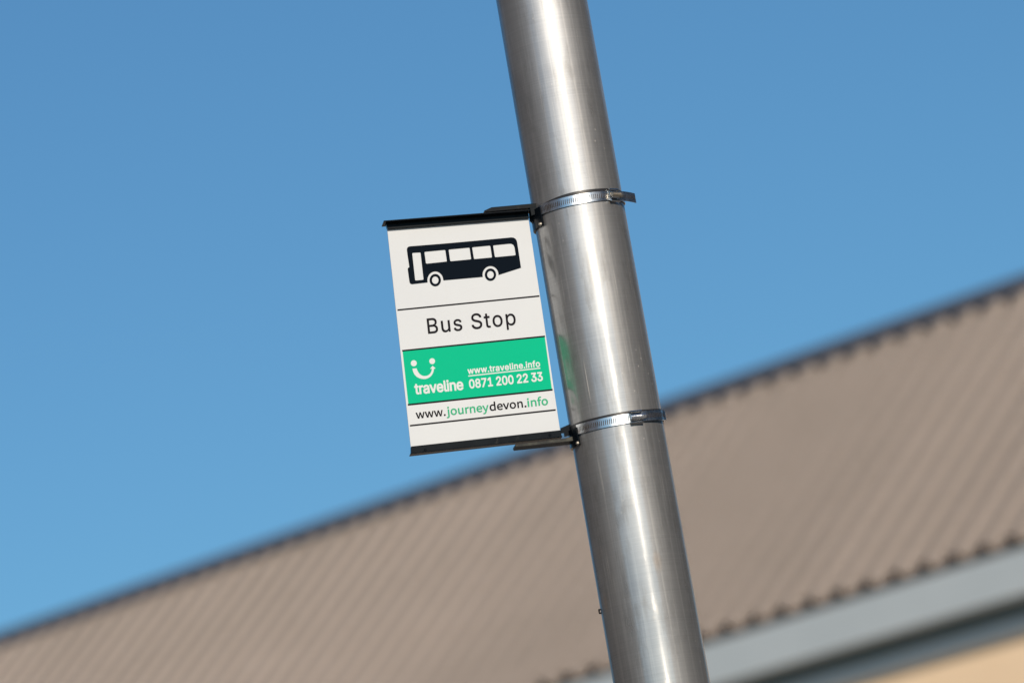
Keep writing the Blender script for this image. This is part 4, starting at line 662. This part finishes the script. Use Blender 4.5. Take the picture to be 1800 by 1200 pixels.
[498,-12,494,-10,488,-10,480,-8,470,-4,458,3,448,10,440,19,429,34,423,46,420,54,420,58,416,70,416,82,414,90,414,98,416,106,416,120,420,136,431,158,442,174,448,178,458,188,476,197,488,201,498,201,504,203,514,203,518,202,522,201,530,201,540,197,544,197,550,194,560,188,570,180,580,170,586,162,598,140,602,124,603,116,605,110,605,80,603,74,603,68,600,58,596,44,591,34,582,22,566,7,558,1,548,-4,532,-10,524,-10,518,-12],
[10,-8,6,-5,5,-4,4,0,4,190,6,194,8,196,12,197,46,197,50,194,52,192,53,188,52,-2,50,-6,48,-7,44,-8],
[108,-8,104,-6,103,-4,102,-2,102,2,102,188,103,192,104,194,108,197,132,197,136,197,138,196,140,194,142,190,143,182,144,181,146,181,162,192,174,198,182,201,188,201,194,203,208,203,214,201,222,201,230,198,240,192,256,176,260,168,264,156,265,150,267,144,267,128,269,122,269,58,269,2,268,-2,268,-4,264,-7,260,-8,230,-8,226,-7,224,-5,222,-2,222,2,222,116,220,124,220,134,218,142,215,148,212,152,208,155,202,158,192,160,182,158,174,155,158,144,150,136,149,134,148,-2,146,-6,144,-7,140,-8],
[326,-8,322,-5,321,-4,320,0,320,152,319,154,318,155,300,156,296,158,295,160,294,162,294,166,294,188,296,192,298,194,302,197,316,197,318,197,319,198,320,200,320,234,322,240,322,246,325,254,331,266,344,280,354,286,362,289,368,289,374,291,392,291,396,291,400,289,406,289,414,286,418,282,420,279,421,270,418,260,416,252,412,249,408,246,404,246,392,250,384,250,380,249,374,246,372,244,370,238,367,228,367,200,367,198,368,197,370,197,398,197,402,196,404,194,406,192,407,188,407,166,406,162,406,160,404,158,400,156,370,156,368,155,367,154,367,152,366,-2,364,-6,362,-7,358,-8],
[510,30,500,31,492,34,484,39,478,45,473,52,470,58,465,72,464,78,463,84,463,106,464,112,465,118,471,134,475,140,482,150,490,155,502,160,510,160,518,160,528,156,536,150,542,144,548,136,553,124,556,114,556,108,558,100,558,90,556,82,556,76,551,60,546,50,538,41,531,36,520,31],
[20,222,10,227,8,229,5,232,0,242,0,258,5,268,8,272,10,274,20,279,36,279,48,272,54,266,57,256,56,242,54,234,50,230,46,227,36,222],
],
}

def text(name, key, pL, pR, pT, hgt, m):
    """pL, pR: ink ends of the baseline; pT: top of a glyph hgt units high whose foot is pL"""
    a = Vector(S(*pL)); b = Vector(S(*pR)); t = Vector(S(*pT))
    loops = [[(q_[i], q_[i + 1]) for i in range(0, len(q_), 2)] for q_ in GLYPHS[key]]
    W = max(x for q_ in loops for x, _ in q_)
    ex = (b - a) / W; ey = (t - a) / hgt
    def area(q_): return sum(q_[i - 1][0] * q_[i][1] - q_[i][0] * q_[i - 1][1] for i in range(len(q_))) / 2
    def inside(p, q_):
        c = False
        for i in range(len(q_)):
            (x1, y1), (x2, y2) = q_[i - 1], q_[i]
            if (y1 > p[1]) != (y2 > p[1]) and p[0] < (x2 - x1) * (p[1] - y1) / (y2 - y1) + x1: c = not c
        return c
    loops = [q_ for q_ in loops if len(q_) > 2 and abs(area(q_)) > 8]
    loops.sort(key=lambda q_: -abs(area(q_)))
    outs = []
    for q_ in loops:
        host = next((o for o in outs if inside(q_[0], o[0])), None)
        if host: host[1].append(q_)
        else: outs.append((q_, []))
    mp = lambda q_: [tuple(a + ex * x + ey * y) for x, y in q_]
    mb = MB()
    d = T1 * 2.5
    for o, hs in outs:
        mb.prism(mp(o), lambda p: (p[0], -d, p[1]), lambda p: (p[0], -d + 0.0001, p[1]), holes=[mp(h) for h in hs])
    return mb.build(name, m, sign)

text('title_lettering', 'bus_stop', (752.6, 586.4), (907.4, 570.4), (749.6, 559.8), 516, M_TEXT)
text('logo_lettering', 'traveline', (729.4, 692.6), (815.2, 684.2), (727.3, 673.4), 540, M_WTEXT)
text('web_address', 'site', (822.3, 657.1), (949.6, 644.0), (821.2, 645.9), 545, M_WTEXT)
text('phone_number', 'phone', (825.2, 682.3), (954.6, 668.5), (823.5, 666.8), 536, M_WTEXT)
text('web_address', 'www', (731.6, 735.4), (783.6, 729.9), (729.9, 720.0), 291, M_TEXT)
text('web_address', 'journey', (785.0, 729.8), (859.6, 721.9), (783.2, 714.2), 291, M_GTEXT)
text('web_address', 'devon', (861.2, 721.7), (925.6, 714.9), (859.4, 706.1), 291, M_TEXT)
text('web_address', 'info', (927.6, 714.7), (963.8, 710.9), (925.8, 699.1), 291, M_GTEXT)

def rivet(x, y, parent, m, r=0.0021, c=0.0042):
    a, b = S(x, y); mb = MB()
    mb.cyl((a, -c, b), (a, -c - 0.0006, b), r, 18); mb.cyl((a, -c - 0.00061, b), (a, -c - 0.0012, b), r * 0.8, 18, r * 0.4)
    return mb.build('rivet', m, parent, smooth=False)

# rails: a face strip and a projecting flange in one folded profile
def rail(face, flange, name, dep=0.0150):
    mb = MB(); pts = [S(*p) for p in face]
    mb.prism(pts, lambda p: (p[0], -0.0040, p[1]), lambda p: (p[0], 0.0060, p[1]))
    pts = [S(*p) for p in flange]
    mb.prism(pts, lambda p: (p[0], -dep, p[1]), lambda p: (p[0], dep, p[1]))
    return mb.build(name, M_BLACK, sign, bevel=0.0005)
tr = rail([(677.6, 393.8), (681.4, 404.2), (929.6, 384.6), (928.0, 374.5)], [(672.5, 392.3), (672.7, 394.2), (930, 374.6), (929.6, 372.4)], 'top_rail')
rivet(700, 394.5, tr, M_BLACK); rivet(908, 379.5, tr, M_BLACK)
br = rail([(722, 785.1), (722.2, 798.1), (987, 768.1), (985, 756.5)], [(720.4, 797.9), (720.6, 799.7), (987.2, 769.8), (987.0, 768.2)], 'bottom_rail', 0.009)
rivet(747, 791.5, br, M_BLACK); rivet(966, 764.8, br, M_BLACK)

# mounting brackets: an arm along the rail, a web, and a saddle curved round the pole
IM = sign.matrix_world.inverted()
def saddle(mb, zc, h, p0, p1, tilt, mi=0):
    R0 = rad(zc); n = 24; ph = [radians(p0 + (p1 - p0) * i / n) for i in range(n + 1)]
    vs = []
    for p in ph:
        z = zc + tilt * R0 * (1 - cos(p))
        for r, dz in ((R0 + 0.0004, -h / 2), (R0 + 0.0030, -h / 2), (R0 + 0.0030, h / 2), (R0 + 0.0004, h / 2)):
            vs.append(IM @ (P(p, r, z + dz) + Vector((PX, PY, 0))))
    fs = []
    for i in range(n):
        a, b = i * 4, (i + 1) * 4
        fs += [(a + j, b + j, b + (j + 1) % 4, a + (j + 1) % 4) for j in range(4)]
    fs += [(0, 1, 2, 3), tuple(n * 4 + j for j in (3, 2, 1, 0))]
    mb.add(vs, fs, mi)
def plate(mb, pts, c0, c1, mi=0):
    q_ = [S(*p) for p in pts]
    mb.prism(q_, lambda p: (p[0], -c1, p[1]), lambda p: (p[0], -c0, p[1]), mi)
mb = MB()
plate(mb, [(849, 374.5), (862, 368.5), (950, 360.5), (952, 366), (931, 370.0), (852, 377.2)], -0.013, 0.0135)
plate(mb, [(929, 369), (948, 366), (946, 386), (937, 393.5), (931, 389)], -0.0015, 0.0015)
plate(mb, [(929, 369), (944, 367), (941, 380), (932, 384)], 0.0115, 0.0135)
saddle(mb, 3.0510, 0.024, -118, -52, 0.03)
ub = mb.build('mounting_bracket', M_BLACK, sign, bevel=0.0005)
mb = MB()
plate(mb, [(903.5, 784.5), (988, 774.0), (1006, 770), (1009, 771), (1007, 777.5), (935, 785.5), (905, 788.5)], -0.013, 0.0135, 1)
plate(mb, [(985.0, 752.5), (1001, 745.5), (1004, 755), (1004, 764), (992, 767.5), (991.2, 761), (986.5, 761)], -0.0015, 0.0015)
saddle(mb, 2.7735, 0.022, -118, -55, 0.05)
lb = mb.build('mounting_bracket', [M_BLACK, M_GALV], sign, bevel=0.0005)
def stud(phi, z, parent, r=0.0023):
    p = P(radians(phi), rad(z) + 0.003, z) + Vector((PX, PY, 0)); q_ = P(radians(phi), rad(z) + 0.0052, z) + Vector((PX, PY, 0))
    mb = MB(); mb.cyl(IM @ p, IM @ q_, r, 14, r * 0.6); return mb.build('rivet', M_RIVET, parent)
stud(-56, 3.0425, ub, 0.0026)
stud(-57, 2.7662, lb, 0.0026)
